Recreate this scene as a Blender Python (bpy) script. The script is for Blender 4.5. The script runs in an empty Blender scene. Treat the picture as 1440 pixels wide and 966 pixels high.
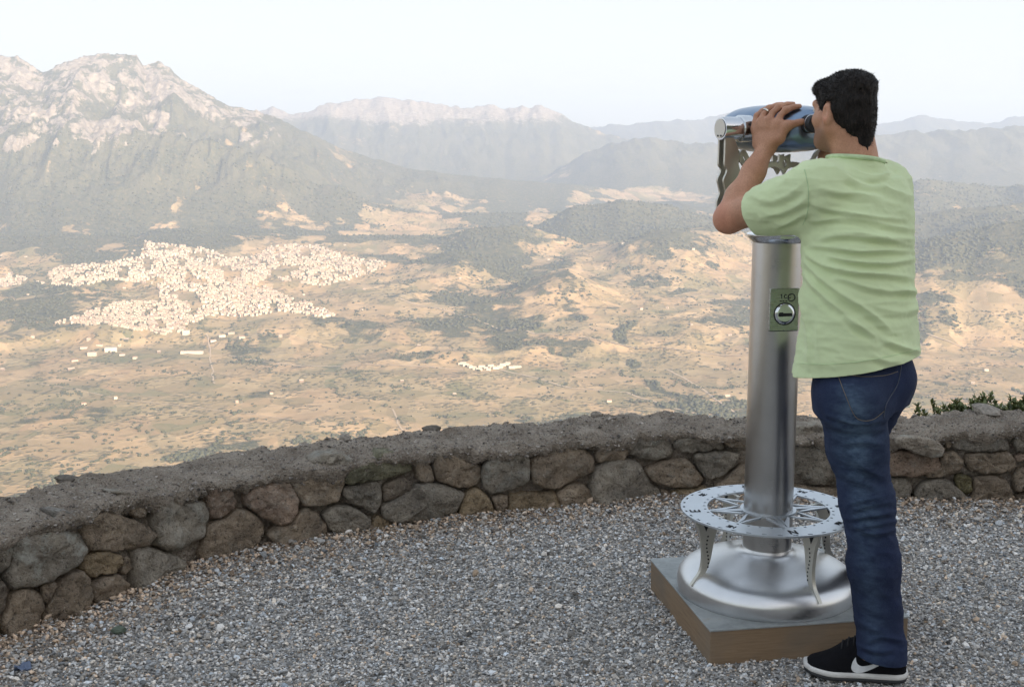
import bpy, bmesh, math, random
import numpy as np
from mathutils import Vector, Matrix
from mathutils.bvhtree import BVHTree

random.seed(7)
RNG = np.random.default_rng(7)
scene = bpy.context.scene
COL = scene.collection
R = math.radians

# ------------------------------------------------------------------ camera maths
PITCH = R(9.5); FOC = 1700.0; CX, CY = 720.0, 483.0; EYE = 1.53
CP, SP = math.cos(PITCH), math.sin(PITCH)
def ray(px, py):
    v = (CY - py) / FOC
    return np.array([(px - CX) / FOC, CP + v * SP, -SP + v * CP])
def P(px, py, Y):                       # point of a sight line at forward distance Y
    d = ray(px, py); t = Y / d[1]
    return np.array([d[0] * t, Y, EYE + d[2] * t])
def G(px, py, z=0.0):                   # point of a sight line at height z
    d = ray(px, py); t = (z - EYE) / d[2]
    return np.array([d[0] * t, d[1] * t, z])
def to_px(p):                           # array (n,3) -> pixels
    p = np.asarray(p, float)
    x, y, z = p[..., 0], p[..., 1], p[..., 2] - EYE
    dep = y * CP - z * SP
    up = y * SP + z * CP
    return CX + FOC * x / dep, CY - FOC * up / dep

# ------------------------------------------------------------------ object helpers
def link(o, parent=None):
    COL.objects.link(o)
    if parent is not None: o.parent = parent
    return o
def tag(o, label=None, cat=None, group=None, kind=None):
    if label: o['label'] = label
    if cat: o['category'] = cat
    if group: o['group'] = group
    if kind: o['kind'] = kind
    return o
def empty(name, loc):
    o = bpy.data.objects.new(name, None); o.location = loc; o.empty_display_size = .1
    return link(o)
def np_mesh(name, verts, faces, mats, parent=None, smooth=True, matidx=None):
    """verts (n,3) world coordinates, faces (m,k) array or list of lists"""
    verts = np.asarray(verts, np.float32)
    me = bpy.data.meshes.new(name)
    if isinstance(faces, np.ndarray) and faces.ndim == 2:
        n, k = faces.shape
        me.vertices.add(len(verts)); me.vertices.foreach_set('co', verts.ravel())
        me.loops.add(n * k); me.loops.foreach_set('vertex_index', faces.astype(np.int32).ravel())
        me.polygons.add(n)
        me.polygons.foreach_set('loop_start', np.arange(0, n * k, k, dtype=np.int32))
        me.polygons.foreach_set('loop_total', np.full(n, k, np.int32))
        me.update(calc_edges=True); me.validate()
    else:
        me.from_pydata([tuple(map(float, v)) for v in verts], [], [tuple(map(int, f)) for f in faces]); me.update()
    for m in (mats if isinstance(mats, (list, tuple)) else [mats]): me.materials.append(m)
    if matidx is not None: me.polygons.foreach_set('material_index', np.asarray(matidx, np.int32))
    me.polygons.foreach_set('use_smooth', np.full(len(me.polygons), smooth, bool))
    o = bpy.data.objects.new(name, me)
    link(o)
    if parent is not None: adopt(o, parent)
    return o
def adopt(o, parent):                  # parent while the mesh keeps world coordinates
    o.parent = parent
    m = Matrix.Identity(4)
    q = parent
    off = Vector((0, 0, 0))
    while q is not None:
        off += q.location; q = q.parent
    o.data.transform(Matrix.Translation(-off))
def bm_obj(name, bm, mats, parent=None, smooth=False, autosmooth=None):
    me = bpy.data.meshes.new(name); bmesh.ops.recalc_face_normals(bm, faces=bm.faces[:]); bm.to_mesh(me); bm.free()
    for m in (mats if isinstance(mats, (list, tuple)) else [mats]): me.materials.append(m)
    me.polygons.foreach_set('use_smooth', np.full(len(me.polygons), smooth, bool))
    if autosmooth: me.set_sharp_from_angle(angle=R(autosmooth))
    o = bpy.data.objects.new(name, me); link(o)
    if parent is not None: adopt(o, parent)
    return o
def attr(o, name, vals):
    vals = np.asarray(vals, np.float32)
    if vals.ndim == 1:
        a = o.data.attributes.new(name, 'FLOAT', 'POINT'); a.data.foreach_set('value', vals)
    else:
        a = o.data.attributes.new(name, 'FLOAT_COLOR', 'POINT')
        c = np.ones((len(vals), 4), np.float32); c[:, :3] = vals; a.data.foreach_set('color', c.ravel())

# bmesh shape helpers
def add_box(bm, M, size, bevel=0.0):
    r = bmesh.ops.create_cube(bm, size=1.0, matrix=M @ Matrix.Diagonal((*size, 1)))
    if bevel:
        es = list({e for v in r['verts'] for e in v.link_edges})
        bmesh.ops.bevel(bm, geom=es, offset=bevel, segments=2, affect='EDGES', profile=.6)
def add_lathe(bm, prof, M, n=64, close=False):
    rings = []
    for r, z in prof:
        if r < 1e-6: rings.append([bm.verts.new(M @ Vector((0, 0, z)))])
        else: rings.append([bm.verts.new(M @ Vector((r * math.cos(2 * math.pi * i / n), r * math.sin(2 * math.pi * i / n), z))) for i in range(n)])
    for a, b in zip(rings[:-1], rings[1:]):
        for i in range(n):
            j = (i + 1) % n
            if len(a) == 1 and len(b) == 1: continue
            if len(a) == 1: bm.faces.new((a[0], b[i], b[j]))
            elif len(b) == 1: bm.faces.new((a[i], b[0], a[j]))
            else: bm.faces.new((a[i], b[i], b[j], a[j]))
def add_prism(bm, poly, M, th):         # polygon in local xy, extruded +-th/2 along local z
    a = [bm.verts.new(M @ Vector((x, y, -th / 2))) for x, y in poly]
    b = [bm.verts.new(M @ Vector((x, y, th / 2))) for x, y in poly]
    n = len(poly)
    fs = [bm.faces.new(a[::-1]), bm.faces.new(b)]
    for i in range(n): bm.faces.new((a[i], a[(i + 1) % n], b[(i + 1) % n], b[i]))
    return fs
def add_tube(bm, pts, rad, n=8):
    pts = [Vector(p) for p in pts]
    rings = []
    for i, p in enumerate(pts):
        t = (pts[min(i + 1, len(pts) - 1)] - pts[max(i - 1, 0)]).normalized()
        u = t.cross(Vector((0, 0, 1)))
        if u.length < 1e-4: u = t.cross(Vector((1, 0, 0)))
        u.normalize(); w = t.cross(u)
        r = rad[i] if isinstance(rad, (list, tuple)) else rad
        rings.append([bm.verts.new(p + r * (math.cos(2 * math.pi * k / n) * u + math.sin(2 * math.pi * k / n) * w)) for k in range(n)])
    for a, b in zip(rings[:-1], rings[1:]):
        for i in range(n): bm.faces.new((a[i], a[(i + 1) % n], b[(i + 1) % n], b[i]))
    bm.faces.new(rings[0][::-1]); bm.faces.new(rings[-1])
def frame(o, x, y, z):
    return Matrix(((x[0], y[0], z[0], o[0]), (x[1], y[1], z[1], o[1]), (x[2], y[2], z[2], o[2]), (0, 0, 0, 1)))

# ------------------------------------------------------------------ numpy noise
_perm = RNG.permutation(4096)
def _hash(ix, iy, iz, seed):
    return _perm[(_perm[(_perm[(ix + seed * 131) & 4095] + iy) & 4095] + iz) & 4095] / 4095.0 * 2 - 1
def vnoise(x, y, z=None, seed=0):
    x = np.asarray(x, float); y = np.asarray(y, float)
    if z is None: z = np.zeros_like(x)
    ix, iy, iz = (np.floor(q).astype(int) for q in (x, y, z))
    fx, fy, fz = x - ix, y - iy, z - iz
    fx, fy, fz = (q * q * q * (q * (q * 6 - 15) + 10) for q in (fx, fy, fz))
    r = 0
    for dx in (0, 1):
        for dy in (0, 1):
            for dz in (0, 1):
                r = r + _hash(ix + dx, iy + dy, iz + dz, seed) * (fx if dx else 1 - fx) * (fy if dy else 1 - fy) * (fz if dz else 1 - fz)
    return r
def fbm(x, y, z=None, oct=5, seed=0, gain=.5, ridged=False):
    a, s, r = 1.0, 0.0, 0
    x = np.asarray(x, float); y = np.asarray(y, float)
    for o in range(oct):
        n = vnoise(x * 2 ** o + o * 17.3, y * 2 ** o - o * 9.1, None if z is None else z * 2 ** o, seed + o)
        if ridged: n = 1 - 2 * np.abs(n)
        r = r + a * n; s += a; a *= gain
    return r / s
def sstep(a, b, x):
    t = np.clip((x - a) / (b - a), 0, 1); return t * t * (3 - 2 * t)

# ------------------------------------------------------------------ materials
class NT:
    def __init__(s, name):
        s.m = bpy.data.materials.new(name); s.m.use_nodes = True
        s.t = s.m.node_tree; s.t.nodes.clear()
        s.out = s.n('ShaderNodeOutputMaterial'); s.b = s.n('ShaderNodeBsdfPrincipled')
        s.t.links.new(s.b.outputs[0], s.out.inputs['Surface'])
    def n(s, ty, **kw):
        nd = s.t.nodes.new(ty)
        for k, v in kw.items(): setattr(nd, k, v)
        return nd
    def l(s, a, b): s.t.links.new(a, b)
    def set(s, **kw):
        for k, v in kw.items():
            i = s.b.inputs[k.replace('_', ' ')]
            if hasattr(v, 'is_output'): s.l(v, i)
            else: i.default_value = (*v, 1) if isinstance(v, tuple) and len(v) == 3 and i.type == 'RGBA' else v
    def pos(s): return s.n('ShaderNodeNewGeometry').outputs['Position']
    def obj(s): return s.n('ShaderNodeTexCoord').outputs['Object']
    def map(s, vec, scale=(1, 1, 1), rot=(0, 0, 0)):
        nd = s.n('ShaderNodeMapping'); nd.inputs['Scale'].default_value = scale; nd.inputs['Rotation'].default_value = rot
        s.l(vec, nd.inputs['Vector']); return nd.outputs[0]
    def noise(s, vec, scale, detail=4, rough=.55, col=False, dist=0):
        nd = s.n('ShaderNodeTexNoise'); nd.inputs['Scale'].default_value = scale; nd.inputs['Detail'].default_value = detail
        nd.inputs['Roughness'].default_value = rough; nd.inputs['Distortion'].default_value = dist; s.l(vec, nd.inputs['Vector'])
        return nd.outputs['Color' if col else 'Fac']
    def vor(s, vec, scale, feature='F1', out='Distance', rnd=1):
        nd = s.n('ShaderNodeTexVoronoi', feature=feature); nd.inputs['Scale'].default_value = scale; nd.inputs['Randomness'].default_value = rnd
        s.l(vec, nd.inputs['Vector']); return nd.outputs[out]
    def ramp(s, fac, stops, interp='LINEAR'):
        nd = s.n('ShaderNodeValToRGB'); cr = nd.color_ramp; cr.interpolation = interp
        while len(cr.elements) < len(stops): cr.elements.new(.5)
        for e, (p, c) in zip(cr.elements, stops):
            e.position = p; e.color = (c, c, c, 1) if isinstance(c, (int, float)) else (*c, 1)
        s.l(fac, nd.inputs[0]); return nd.outputs[0]
    def mix(s, fac, a, b, mode='MIX'):
        nd = s.n('ShaderNodeMix', data_type='RGBA', blend_type=mode)
        for v, i in ((fac, nd.inputs[0]), (a, nd.inputs[6]), (b, nd.inputs[7])):
            if hasattr(v, 'is_output'): s.l(v, i)
            else: i.default_value = v if not isinstance(v, tuple) else (*v, 1)
        return nd.outputs[2]
    def math(s, op, a, b=0.0, c=0.0):
        nd = s.n('ShaderNodeMath', operation=op)
        for v, i in ((a, 0), (b, 1), (c, 2)):
            if hasattr(v, 'is_output'): s.l(v, nd.inputs[i])
            else: nd.inputs[i].default_value = v
        return nd.outputs[0]
    def attr(s, name, out='Fac'):
        nd = s.n('ShaderNodeAttribute', attribute_name=name); return nd.outputs[out]
    def bump(s, h, strength=.3, dist=.01):
        nd = s.n('ShaderNodeBump'); nd.inputs['Strength'].default_value = strength; nd.inputs['Distance'].default_value = dist
        s.l(h, nd.inputs['Height']); s.l(nd.outputs[0], s.b.inputs['Normal']); return nd
def simple(name, col, rough=.6, metal=0.0, nscale=40, var=.15, bump=.1, bdist=.002, spec=.5):
    t = NT(name); v = t.obj(); n = t.noise(v, nscale, 5)
    c = t.mix(t.ramp(n, [(.3, 0.), (.7, 1.)]), tuple(x * (1 - var) for x in col), tuple(min(1, x * (1 + var)) for x in col))
    t.set(Base_Color=c, Roughness=rough, Metallic=metal); t.b.inputs['Specular IOR Level'].default_value = spec
    if bump: t.bump(n, bump, bdist)
    return t.m

# ------------------------------------------------------------------ camera, light, sky
cam = bpy.data.cameras.new('camera'); co = bpy.data.objects.new('camera', cam); link(co)
cam.sensor_width = 36; cam.lens = FOC / 1440 * 36; cam.clip_start = .05; cam.clip_end = 60000
co.location = (0, 0, EYE); co.rotation_euler = (R(90) - PITCH, 0, 0)
scene.camera = co
SUN_EL, SUN_AZ = R(17), R(147)          # azimuth measured clockwise from +Y: behind and to the right
w = bpy.data.worlds.new('World'); scene.world = w; w.use_nodes = True
nt = w.node_tree; nt.nodes.clear()
sky = nt.nodes.new('ShaderNodeTexSky'); sky.sky_type = 'NISHITA'; sky.sun_disc = False
sky.sun_elevation = SUN_EL; sky.sun_rotation = SUN_AZ; sky.altitude = 700; sky.air_density = 1.2; sky.dust_density = 2.8; sky.ozone_density = .5
bg = nt.nodes.new('ShaderNodeBackground'); bg.inputs[1].default_value = .134
wo = nt.nodes.new('ShaderNodeOutputWorld'); gm = nt.nodes.new('ShaderNodeGamma'); gm.inputs[1].default_value = .22           # thin high veil: the sky's brightness evens out
hs = nt.nodes.new('ShaderNodeHueSaturation'); hs.inputs['Saturation'].default_value = 1.45
nt.links.new(sky.outputs[0], gm.inputs[0]); nt.links.new(gm.outputs[0], hs.inputs['Color']); nt.links.new(hs.outputs[0], bg.inputs[0]); nt.links.new(bg.outputs[0], wo.inputs[0])
sun = bpy.data.lights.new('sun', 'SUN'); sun.energy = 3.1; sun.angle = R(.53); sun.color = (1, .79, .56)
so = bpy.data.objects.new('sun', sun); link(so)
sd = Vector((math.sin(SUN_AZ) * math.cos(SUN_EL), math.cos(SUN_AZ) * math.cos(SUN_EL), math.sin(SUN_EL)))
so.rotation_euler = sd.to_track_quat('Z', 'Y').to_euler(); so.location = (20, -40, 40)
vs = scene.view_settings; vs.view_transform = 'Standard'; vs.look = 'None'; vs.exposure = 2.38; vs.gamma = 1; vs.use_curve_mapping = False
cy = scene.cycles
cy.use_denoising = True
try: cy.denoiser = 'OPENIMAGEDENOISE'; cy.denoising_input_passes = 'RGB_ALBEDO_NORMAL'
except Exception: pass
cy.max_bounces = 6; cy.volume_bounces = 1; cy.diffuse_bounces = 3; cy.glossy_bounces = 4; cy.transmission_bounces = 4
cy.sample_clamp_indirect = 8; cy.caustics_reflective = False; cy.caustics_refractive = False
# ================================================================== the valley and the mountains
NOWALL = False
tcol = np.concatenate([np.linspace(-1.8, -.50, 70, endpoint=False), np.linspace(-.50, .50, 980), np.linspace(.505, 1.8, 70)])
yrow = np.concatenate([[5.6, 6.3, 7.5, 10, 15, 25, 45, 80, 140, 240, 400, 600, 800, 1000, 1150, 1300, 1400], np.geomspace(1500, 9000, 620, endpoint=False), np.geomspace(9000, 17500, 150)])
T, Yg = np.meshgrid(tcol, yrow)          # rows, cols
Xg = T * Yg
def crest_profile(pts):
    pts = np.array(pts, float); d = np.array([ray(*p) for p in pts])
    return d[:, 0] / d[:, 1], d[:, 2] / d[:, 1]
def ridge(pts, ydist, run, back=1500, shape=1.2, base=-620):
    tt, ss = crest_profile(pts)
    yd = np.interp(T, *ydist) if isinstance(ydist, tuple) else ydist
    rn = np.interp(T, *run) if isinstance(run, tuple) else run
    wob = fbm(T * 18, T * 0 + yd / 900., oct=3, seed=41) * .10 * rn
    yd = yd + wob
    zc = EYE + yd * np.interp(T, tt, ss)
    fr = np.clip((yd - Yg) / rn, 0, 1.4); bk = np.clip((Yg - yd) / back, 0, 1.4)
    s = np.maximum(fr, bk)
    h = base + (zc - base) * np.clip(1 - s, 0, 1) ** shape
    return np.where(s >= 1, base, h), s
floor = np.interp(Yg, [0, 20, 1350, 1700, 2500, 3500, 4500, 5500, 7000, 9000, 12000, 17500], [-1.2, -9, -590, -600, -585, -560, -520, -475, -435, -400, -370, -340])
far = sstep(2600, 4600, Yg)
gate = sstep(1300, 1700, Yg)
rol = fbm(Xg / 1100, Yg / 1500, oct=4, seed=3)
floor = floor + gate * (rol * (14 + 55 * far) + fbm(Xg / 420, Yg / 420, oct=4, seed=9, ridged=True) * (5 + 22 * far) + fbm(Xg / 120, Yg / 120, oct=3, seed=12) * (2 + 3 * far))
def hill(px, Y, rx, ry, h, base_z=None):
    x0 = ray(px, 400)[0] / CP * Y * .99
    q = ((Xg - x0) / rx) ** 2 + ((Yg - Y) / ry) ** 2
    return h * np.exp(-q * 1.4)
floor = floor + hill(785, 4150, 190, 260, 75) + hill(935, 4900, 330, 420, 120) + hill(1010, 5300, 300, 500, 90) + hill(640, 4700, 350, 350, 60) \
    + hill(470, 2500, 330, 200, 16) + hill(300, 5600, 500, 500, 55) + hill(1330, 4300, 420, 500, 110) + hill(1420, 5200, 500, 500, 150) + hill(900, 6000, 400, 700, 90)
tx = lambda *a: np.array([(q - 720) / FOC / CP for q in a])
R1, s1 = ridge([(-500, 120), (-200, 70), (-60, 96), (0, 84), (25, 81), (45, 91), (60, 99), (75, 95), (100, 87), (130, 81), (165, 75), (192, 79), (203, 94), (222, 87), (240, 99), (262, 121), (285, 134), (325, 154), (350, 159), (385, 168), (430, 189), (475, 211), (520, 226), (580, 240), (640, 247), (720, 254), (800, 259), (900, 270), (1000, 288), (1100, 330)],
    (tx(-200, 0, 350, 640, 1000), [7700, 7700, 7900, 8200, 8600]), (tx(-200, 0, 350, 640, 1000), [2600, 2500, 2500, 1900, 1600]), shape=1.12)
R1b, _ = ridge([(-200, 190), (0, 205), (60, 195), (110, 205), (180, 200), (240, 208), (300, 225), (380, 240), (430, 262), (520, 285), (600, 300)], 6650, 1100, back=900, shape=1.0)
R2, s2 = ridge([(150, 200), (300, 162), (350, 158), (420, 156), (470, 147), (500, 140), (540, 137), (590, 146), (650, 156), (690, 149), (710, 157), (760, 152), (790, 162), (812, 175), (840, 182), (870, 189), (930, 205), (1000, 230)], 12000, 3600, back=2000, shape=1.25)
R2b, s2b = ridge([(680, 275), (770, 247), (820, 223), (860, 206), (900, 201), (960, 203), (1020, 212), (1080, 213), (1150, 203), (1240, 194), (1330, 188), (1440, 181), (1700, 178)], 10000, 2300, back=1800, shape=1.1)
R3, s3 = ridge([(500, 210), (700, 192), (830, 183), (900, 177), (960, 170), (1010, 165), (1080, 159), (1150, 164), (1230, 172), (1290, 166), (1340, 171), (1385, 177), (1440, 165), (1700, 155)], 15500, 3800, back=1900, shape=1.2)
R4, s4 = ridge([(1020, 330), (1100, 300), (1180, 282), (1240, 270), (1290, 261), (1350, 263), (1440, 268), (1700, 250)], 6700, 1900, back=1300, shape=1.0)
R5, _ = ridge([(740, 324), (800, 296), (870, 282), (940, 290), (1010, 309), (1070, 339)], 6000, 1000, back=900, shape=1.0)
R6, _ = ridge([(960, 460), (1040, 422), (1120, 392), (1210, 362), (1300, 338), (1440, 305), (1700, 260)], 4300, 1000, back=900, shape=1.0)
R7, _ = ridge([(540, 377), (600, 342), (660, 322), (730, 318), (800, 334), (870, 366)], 5300, 800, back=700, shape=1.0)
R8, _ = ridge([(1180, 331), (1260, 308), (1340, 294), (1440, 286), (1700, 266)], 5400, 900, back=800, shape=1.0)
def smax(a, b, k=60.0):
    h = np.clip(.5 + .5 * (a - b) / k, 0, 1); return b * (1 - h) + a * h + k * h * (1 - h) * .5
Z = floor.copy()
for Rr, k in ((R1b, 70), (R1, 60), (R2, 50), (R2b, 60), (R3, 40), (R4, 60), (R5, 50), (R6, 50), (R7, 45), (R8, 50)):
    Z = smax(Rr, Z, k)
above = np.clip(Z - floor, 0, 900)
# gullies and crags: strongest on the massif's middle, fading at the crest so that the skyline holds
g1 = fbm(Xg / 520 + .3 * Yg / 900, Yg / 1500, oct=5, seed=21, ridged=True, gain=.55)
g2 = fbm(Xg / 180, Yg / 260, oct=4, seed=25, ridged=True, gain=.6)
crestfade = np.clip(np.minimum(np.abs(s1), 1) * 5, .25, 1)
Z = Z + sstep(10, 220, above) * (g1 * np.minimum(above * .36, 130) + g2 * np.minimum(above * .14, 42)) * np.where((Yg > 5500) & (Yg < 9000), crestfade, .45)
massif = sstep(-.05, -.30, T) * sstep(5400, 6200, Yg) * sstep(9200, 8200, Yg)
hgt = Z
crag = fbm(Xg / 90, Yg / 130, hgt / 60, oct=4, seed=33, ridged=True, gain=.6)
rockm = massif * sstep(-90, 300, hgt + 330 * fbm(Xg / 520, Yg / 480, oct=5, seed=50, gain=.6) + 0 * T)
band = massif * np.exp(-((hgt - 40 - 120 * fbm(Xg / 700, Yg / 900, oct=2, seed=52)) / 60) ** 2) * sstep(.02, .3, fbm(Xg / 260, Yg / 300, oct=3, seed=54))
rockm = np.clip(np.maximum(rockm * (0.60 + 1.0 * fbm(Xg / 75, Yg / 95, oct=5, seed=55, gain=.7)), band * 1.1), 0, 1)
Z = Z + rockm * crag * 22
r2rock = sstep(10500, 11200, Yg) * sstep(14200, 13300, Yg) * sstep(60, 300, hgt + 90 * fbm(Xg / 500, Yg / 500, oct=4, seed=57)) * sstep(.12, .05, T)
rockm = np.maximum(rockm, r2rock * .8)
# land cover
hills = sstep(25, 120, Z - np.interp(Yg, [1500, 3500, 5500, 9000], [-590, -555, -480, -400]))
vegn = fbm(Xg / 520, Yg / 620, oct=5, seed=61, gain=.6)
dx = np.gradient(Z, axis=1) / np.maximum(np.gradient(Xg, axis=1), 1e-3)
veg = np.clip(.16 + .70 * hills + vegn * 1.25 + .75 * fbm(Xg / 150, Yg / 170, oct=4, seed=67) + .42 * sstep(4200, 6800, Yg) - .35 * sstep(.05, .4, -dx) * hills, 0, 1)
mount = sstep(60, 200, above)
veg = np.maximum(veg, mount * np.clip(.74 + .9 * fbm(Xg / 300, Yg / 400, oct=4, seed=66), 0, 1))
# wooded middle valley, its shade painted in as extra scrub, and the stream line
def pxmask(px, Y, rx, ry): return np.exp(-(((T * Yg - (px - 720) / FOC / CP * Y) / rx) ** 2 + ((Yg - Y) / ry) ** 2))
veg = np.clip(veg + .7 * pxmask(960, 6300, 420, 900) + .55 * pxmask(905, 4500, 160, 350) + .6 * pxmask(590, 4900, 190, 260) + .5 * pxmask(370, 6000, 700, 500) - .7 * pxmask(640, 3050, 420, 380) - .5 * pxmask(785, 4100, 170, 160) - .45 * pxmask(940, 4750, 220, 200) + .35 * pxmask(420, 2350, 300, 120), 0, 1)
sx = 250 + (Yg - 2300) * .16 + 90 * np.sin(Yg / 330.) + 60 * vnoise(Yg / 210., Yg * 0, seed=3)
stream = np.exp(-((Xg - sx) / (14 + Yg * .003)) ** 2) * sstep(5200, 4600, Yg) * np.clip(.75 + .9 * vnoise(Yg / 130., Xg / 200., seed=8), 0, 1)
veg = np.maximum(veg, stream)
Zm = lambda L: [(x / 2.4, 300 + y / 2.4) for x, y in L]
TOWN = Zm([(120, 235), (200, 180), (330, 170), (470, 150), (490, 95), (600, 110), (700, 120), (770, 150), (850, 150), (930, 105), (1090, 110), (1170, 150), (1300, 165), (1310, 180), (1180, 225), (1100, 245), (980, 235), (900, 215), (880, 240), (960, 280), (1060, 310), (1140, 345), (1090, 355), (950, 330), (850, 350), (700, 345), (640, 400), (520, 405), (380, 380), (300, 380), (250, 375), (170, 380), (280, 340), (400, 300), (540, 300), (530, 240), (380, 225), (250, 250)])
vx, vy = to_px(np.stack([Xg, Yg, Z], -1)); it_ = np.zeros(T.shape, bool); jj = len(TOWN) - 1
for ii in range(len(TOWN)):
    (x1_, y1_), (x2_, y2_) = TOWN[ii], TOWN[jj]
    it_ ^= ((y1_ > vy) != (y2_ > vy)) & (vx < (x2_ - x1_) * (vy - y1_) / (y2_ - y1_ + 1e-9) + x1_); jj = ii
veg = np.where(it_, veg * .3, veg)
nR, nC = T.shape
V = np.stack([Xg, Yg, Z], -1).reshape(-1, 3)
idx = np.arange(nR * nC).reshape(nR, nC)
F = np.stack([idx[:-1, :-1], idx[:-1, 1:], idx[1:, 1:], idx[1:, :-1]], -1).reshape(-1, 4)

t = NT('dry_valley'); p = t.pos()
veg_a = t.attr('veg'); rock_a = t.attr('rock')
pw = t.n('ShaderNodeVectorMath', operation='ADD'); t.l(p, pw.inputs[0])
wn = t.n('ShaderNodeVectorMath', operation='SCALE'); t.l(t.noise(p, .004, 3, col=True), wn.inputs[0]); wn.inputs['Scale'].default_value = 130; t.l(wn.outputs[0], pw.inputs[1])
pf = t.map(pw.outputs[0], (.8, .55, 0))
cell = t.vor(pf, .009, out='Color'); cell2 = t.vor(pf, .021, out='Color')
edge = t.vor(pf, .009, 'DISTANCE_TO_EDGE'); edge2 = t.vor(pf, .021, 'DISTANCE_TO_EDGE')
sep = t.n('ShaderNodeSeparateColor'); t.l(cell, sep.inputs[0]); sep2 = t.n('ShaderNodeSeparateColor'); t.l(cell2, sep2.inputs[0])
field = t.ramp(sep.outputs[0], [(.0, (0.446, 0.302, 0.171)), (.17, (0.349, 0.227, 0.132)), (.32, (0.485, 0.352, 0.211)), (.44, (0.235, 0.195, 0.105)), (.58, (0.200, 0.175, 0.090)), (.68, (0.436, 0.307, 0.176)), (.82, (0.135, 0.140, 0.070)), (.92, (0.291, 0.201, 0.118))], 'CONSTANT')
field2 = t.ramp(sep2.outputs[1], [(0., (0.466, 0.333, 0.191)), (.30, (0.320, 0.222, 0.127)), (.46, (0.514, 0.383, 0.235)), (.60, (0.210, 0.180, 0.095)), (.78, (0.125, 0.135, 0.065)), (.9, (0.407, 0.292, 0.171))], 'CONSTANT')
field = t.mix(.5, field, field2)
tone = t.noise(p, .03, 5, .65)
field = t.mix(t.ramp(tone, [(.42, 0.), (.70, .45)]), field, (.24, .19, .11))
fine = t.noise(p, .16, 3, .6)
hedge = t.ramp(edge, [(.0, 1.), (.028, .9), (.05, 0.)]); hedge2 = t.ramp(edge2, [(.0, .8), (.05, .6), (.09, 0.)])
hmask = t.math('MULTIPLY', t.math('MAXIMUM', hedge, hedge2), t.math('MULTIPLY', t.ramp(t.noise(p, .012, 4), [(.46, 0.), (.60, 1.)]), t.ramp(t.noise(p, .06, 2), [(.40, 0.), (.58, 1.)])))
dots = t.ramp(t.vor(p, .055), [(.22, 1.), (.42, 0.)])
dmask = t.math('MULTIPLY', dots, t.ramp(t.noise(p, .006, 4), [(.40, 0.), (.60, .95)]))
scrub = t.ramp(t.noise(p, .05, 5, .7), [(.30, (.038, .046, .030)), (.5, (.076, .080, .046)), (.64, (.13, .112, .066)), (.78, (.24, .18, .11))])
vfac = t.math('ADD', t.math('MULTIPLY', t.math('SUBTRACT', veg_a, .5), 2.6), t.math('ADD', t.math('MULTIPLY', t.math('SUBTRACT', t.noise(p, .014, 6, .68), .5), 4.2), .5))
vfac = t.ramp(vfac, [(.35, 0.), (.75, 1.)])
vfac = t.math('MAXIMUM', vfac, t.math('MAXIMUM', t.math('MULTIPLY', hmask, .9), t.math('MULTIPLY', dmask, .85)))
field = t.mix(t.ramp(t.noise(t.map(p, (1, 2.2, 1)), .0035, 6, .7), [(.38, .65), (.60, 0.)]), field, (.25, .19, .105))
c = t.mix(vfac, field, scrub)
c = t.mix(t.math('MULTIPLY', t.attr('mount'), t.ramp(t.noise(t.map(p, (1.6, 1, .8)), .0045, 7, .68), [(.42, 0.), (.62, .85)])), c, (.118, .112, .072))
rk = t.ramp(t.noise(t.map(p, (1, 1, .35)), .03, 6, .7), [(.3, (.12, .10, .085)), (.5, (.255, .225, .19)), (.7, (.38, .34, .29))])
rfac = t.math('ADD', t.math('MULTIPLY', t.math('SUBTRACT', rock_a, .42), 3.0), t.math('MULTIPLY', t.math('SUBTRACT', t.noise(p, .022, 7, .78), .47), 5.5))
c = t.mix(t.ramp(rfac, [(.2, 0.), (.6, 1.)]), c, rk)
t.set(Base_Color=c, Roughness=.95); t.b.inputs['Specular IOR Level'].default_value = .1
t.bump(t.math('ADD', t.math('MULTIPLY', vfac, t.noise(p, .09, 3, .6)), t.math('MULTIPLY', rock_a, t.noise(p, .05, 5, .7))), .9, 9.0)
terrain = np_mesh('terrain', V, F, t.m); tag(terrain, 'hazy dry valley floor rising to rocky mountains beyond the stone wall', 'terrain', kind='structure')
attr(terrain, 'mount', np.maximum(mount, .4 * hills).ravel()); attr(terrain, 'veg', veg.ravel()); attr(terrain, 'rock', rockm.ravel())

def tz(x, y):                            # terrain height, vectorised
    x = np.asarray(x, float); y = np.asarray(y, float)
    fi = np.clip(np.interp(y, yrow, np.arange(nR)), 0, nR - 1.001); fj = np.clip(np.interp(x / y, tcol, np.arange(nC)), 0, nC - 1.001)
    i = fi.astype(int); j = fj.astype(int); a = fi - i; b = fj - j
    return (Z[i, j] * (1 - a) * (1 - b) + Z[i + 1, j] * a * (1 - b) + Z[i, j + 1] * (1 - a) * b + Z[i + 1, j + 1] * a * b)
def sample(A, x, y):
    fi = np.clip(np.interp(y, yrow, np.arange(nR)), 0, nR - 1).astype(int); fj = np.clip(np.interp(x / y, tcol, np.arange(nC)), 0, nC - 1).astype(int)
    return A[fi, fj]
ys_m = np.geomspace(1400, 12000, 1500)
def hit(px, py):
    d = ray(px, py); tt = d[0] / d[1]; s = d[2] / d[1]
    zz = tz(tt * ys_m, ys_m); k = np.nonzero(zz >= EYE + s * ys_m)[0]
    if len(k) == 0: return None
    y = ys_m[k[0]]
    if k[0] > 0:
        y0, y1 = ys_m[k[0] - 1], y
        e0 = zz[k[0] - 1] - (EYE + s * y0); e1 = zz[k[0]] - (EYE + s * y1); y = y0 + (y1 - y0) * (-e0) / max(e1 - e0, 1e-6)
    return tt * y, y

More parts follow.
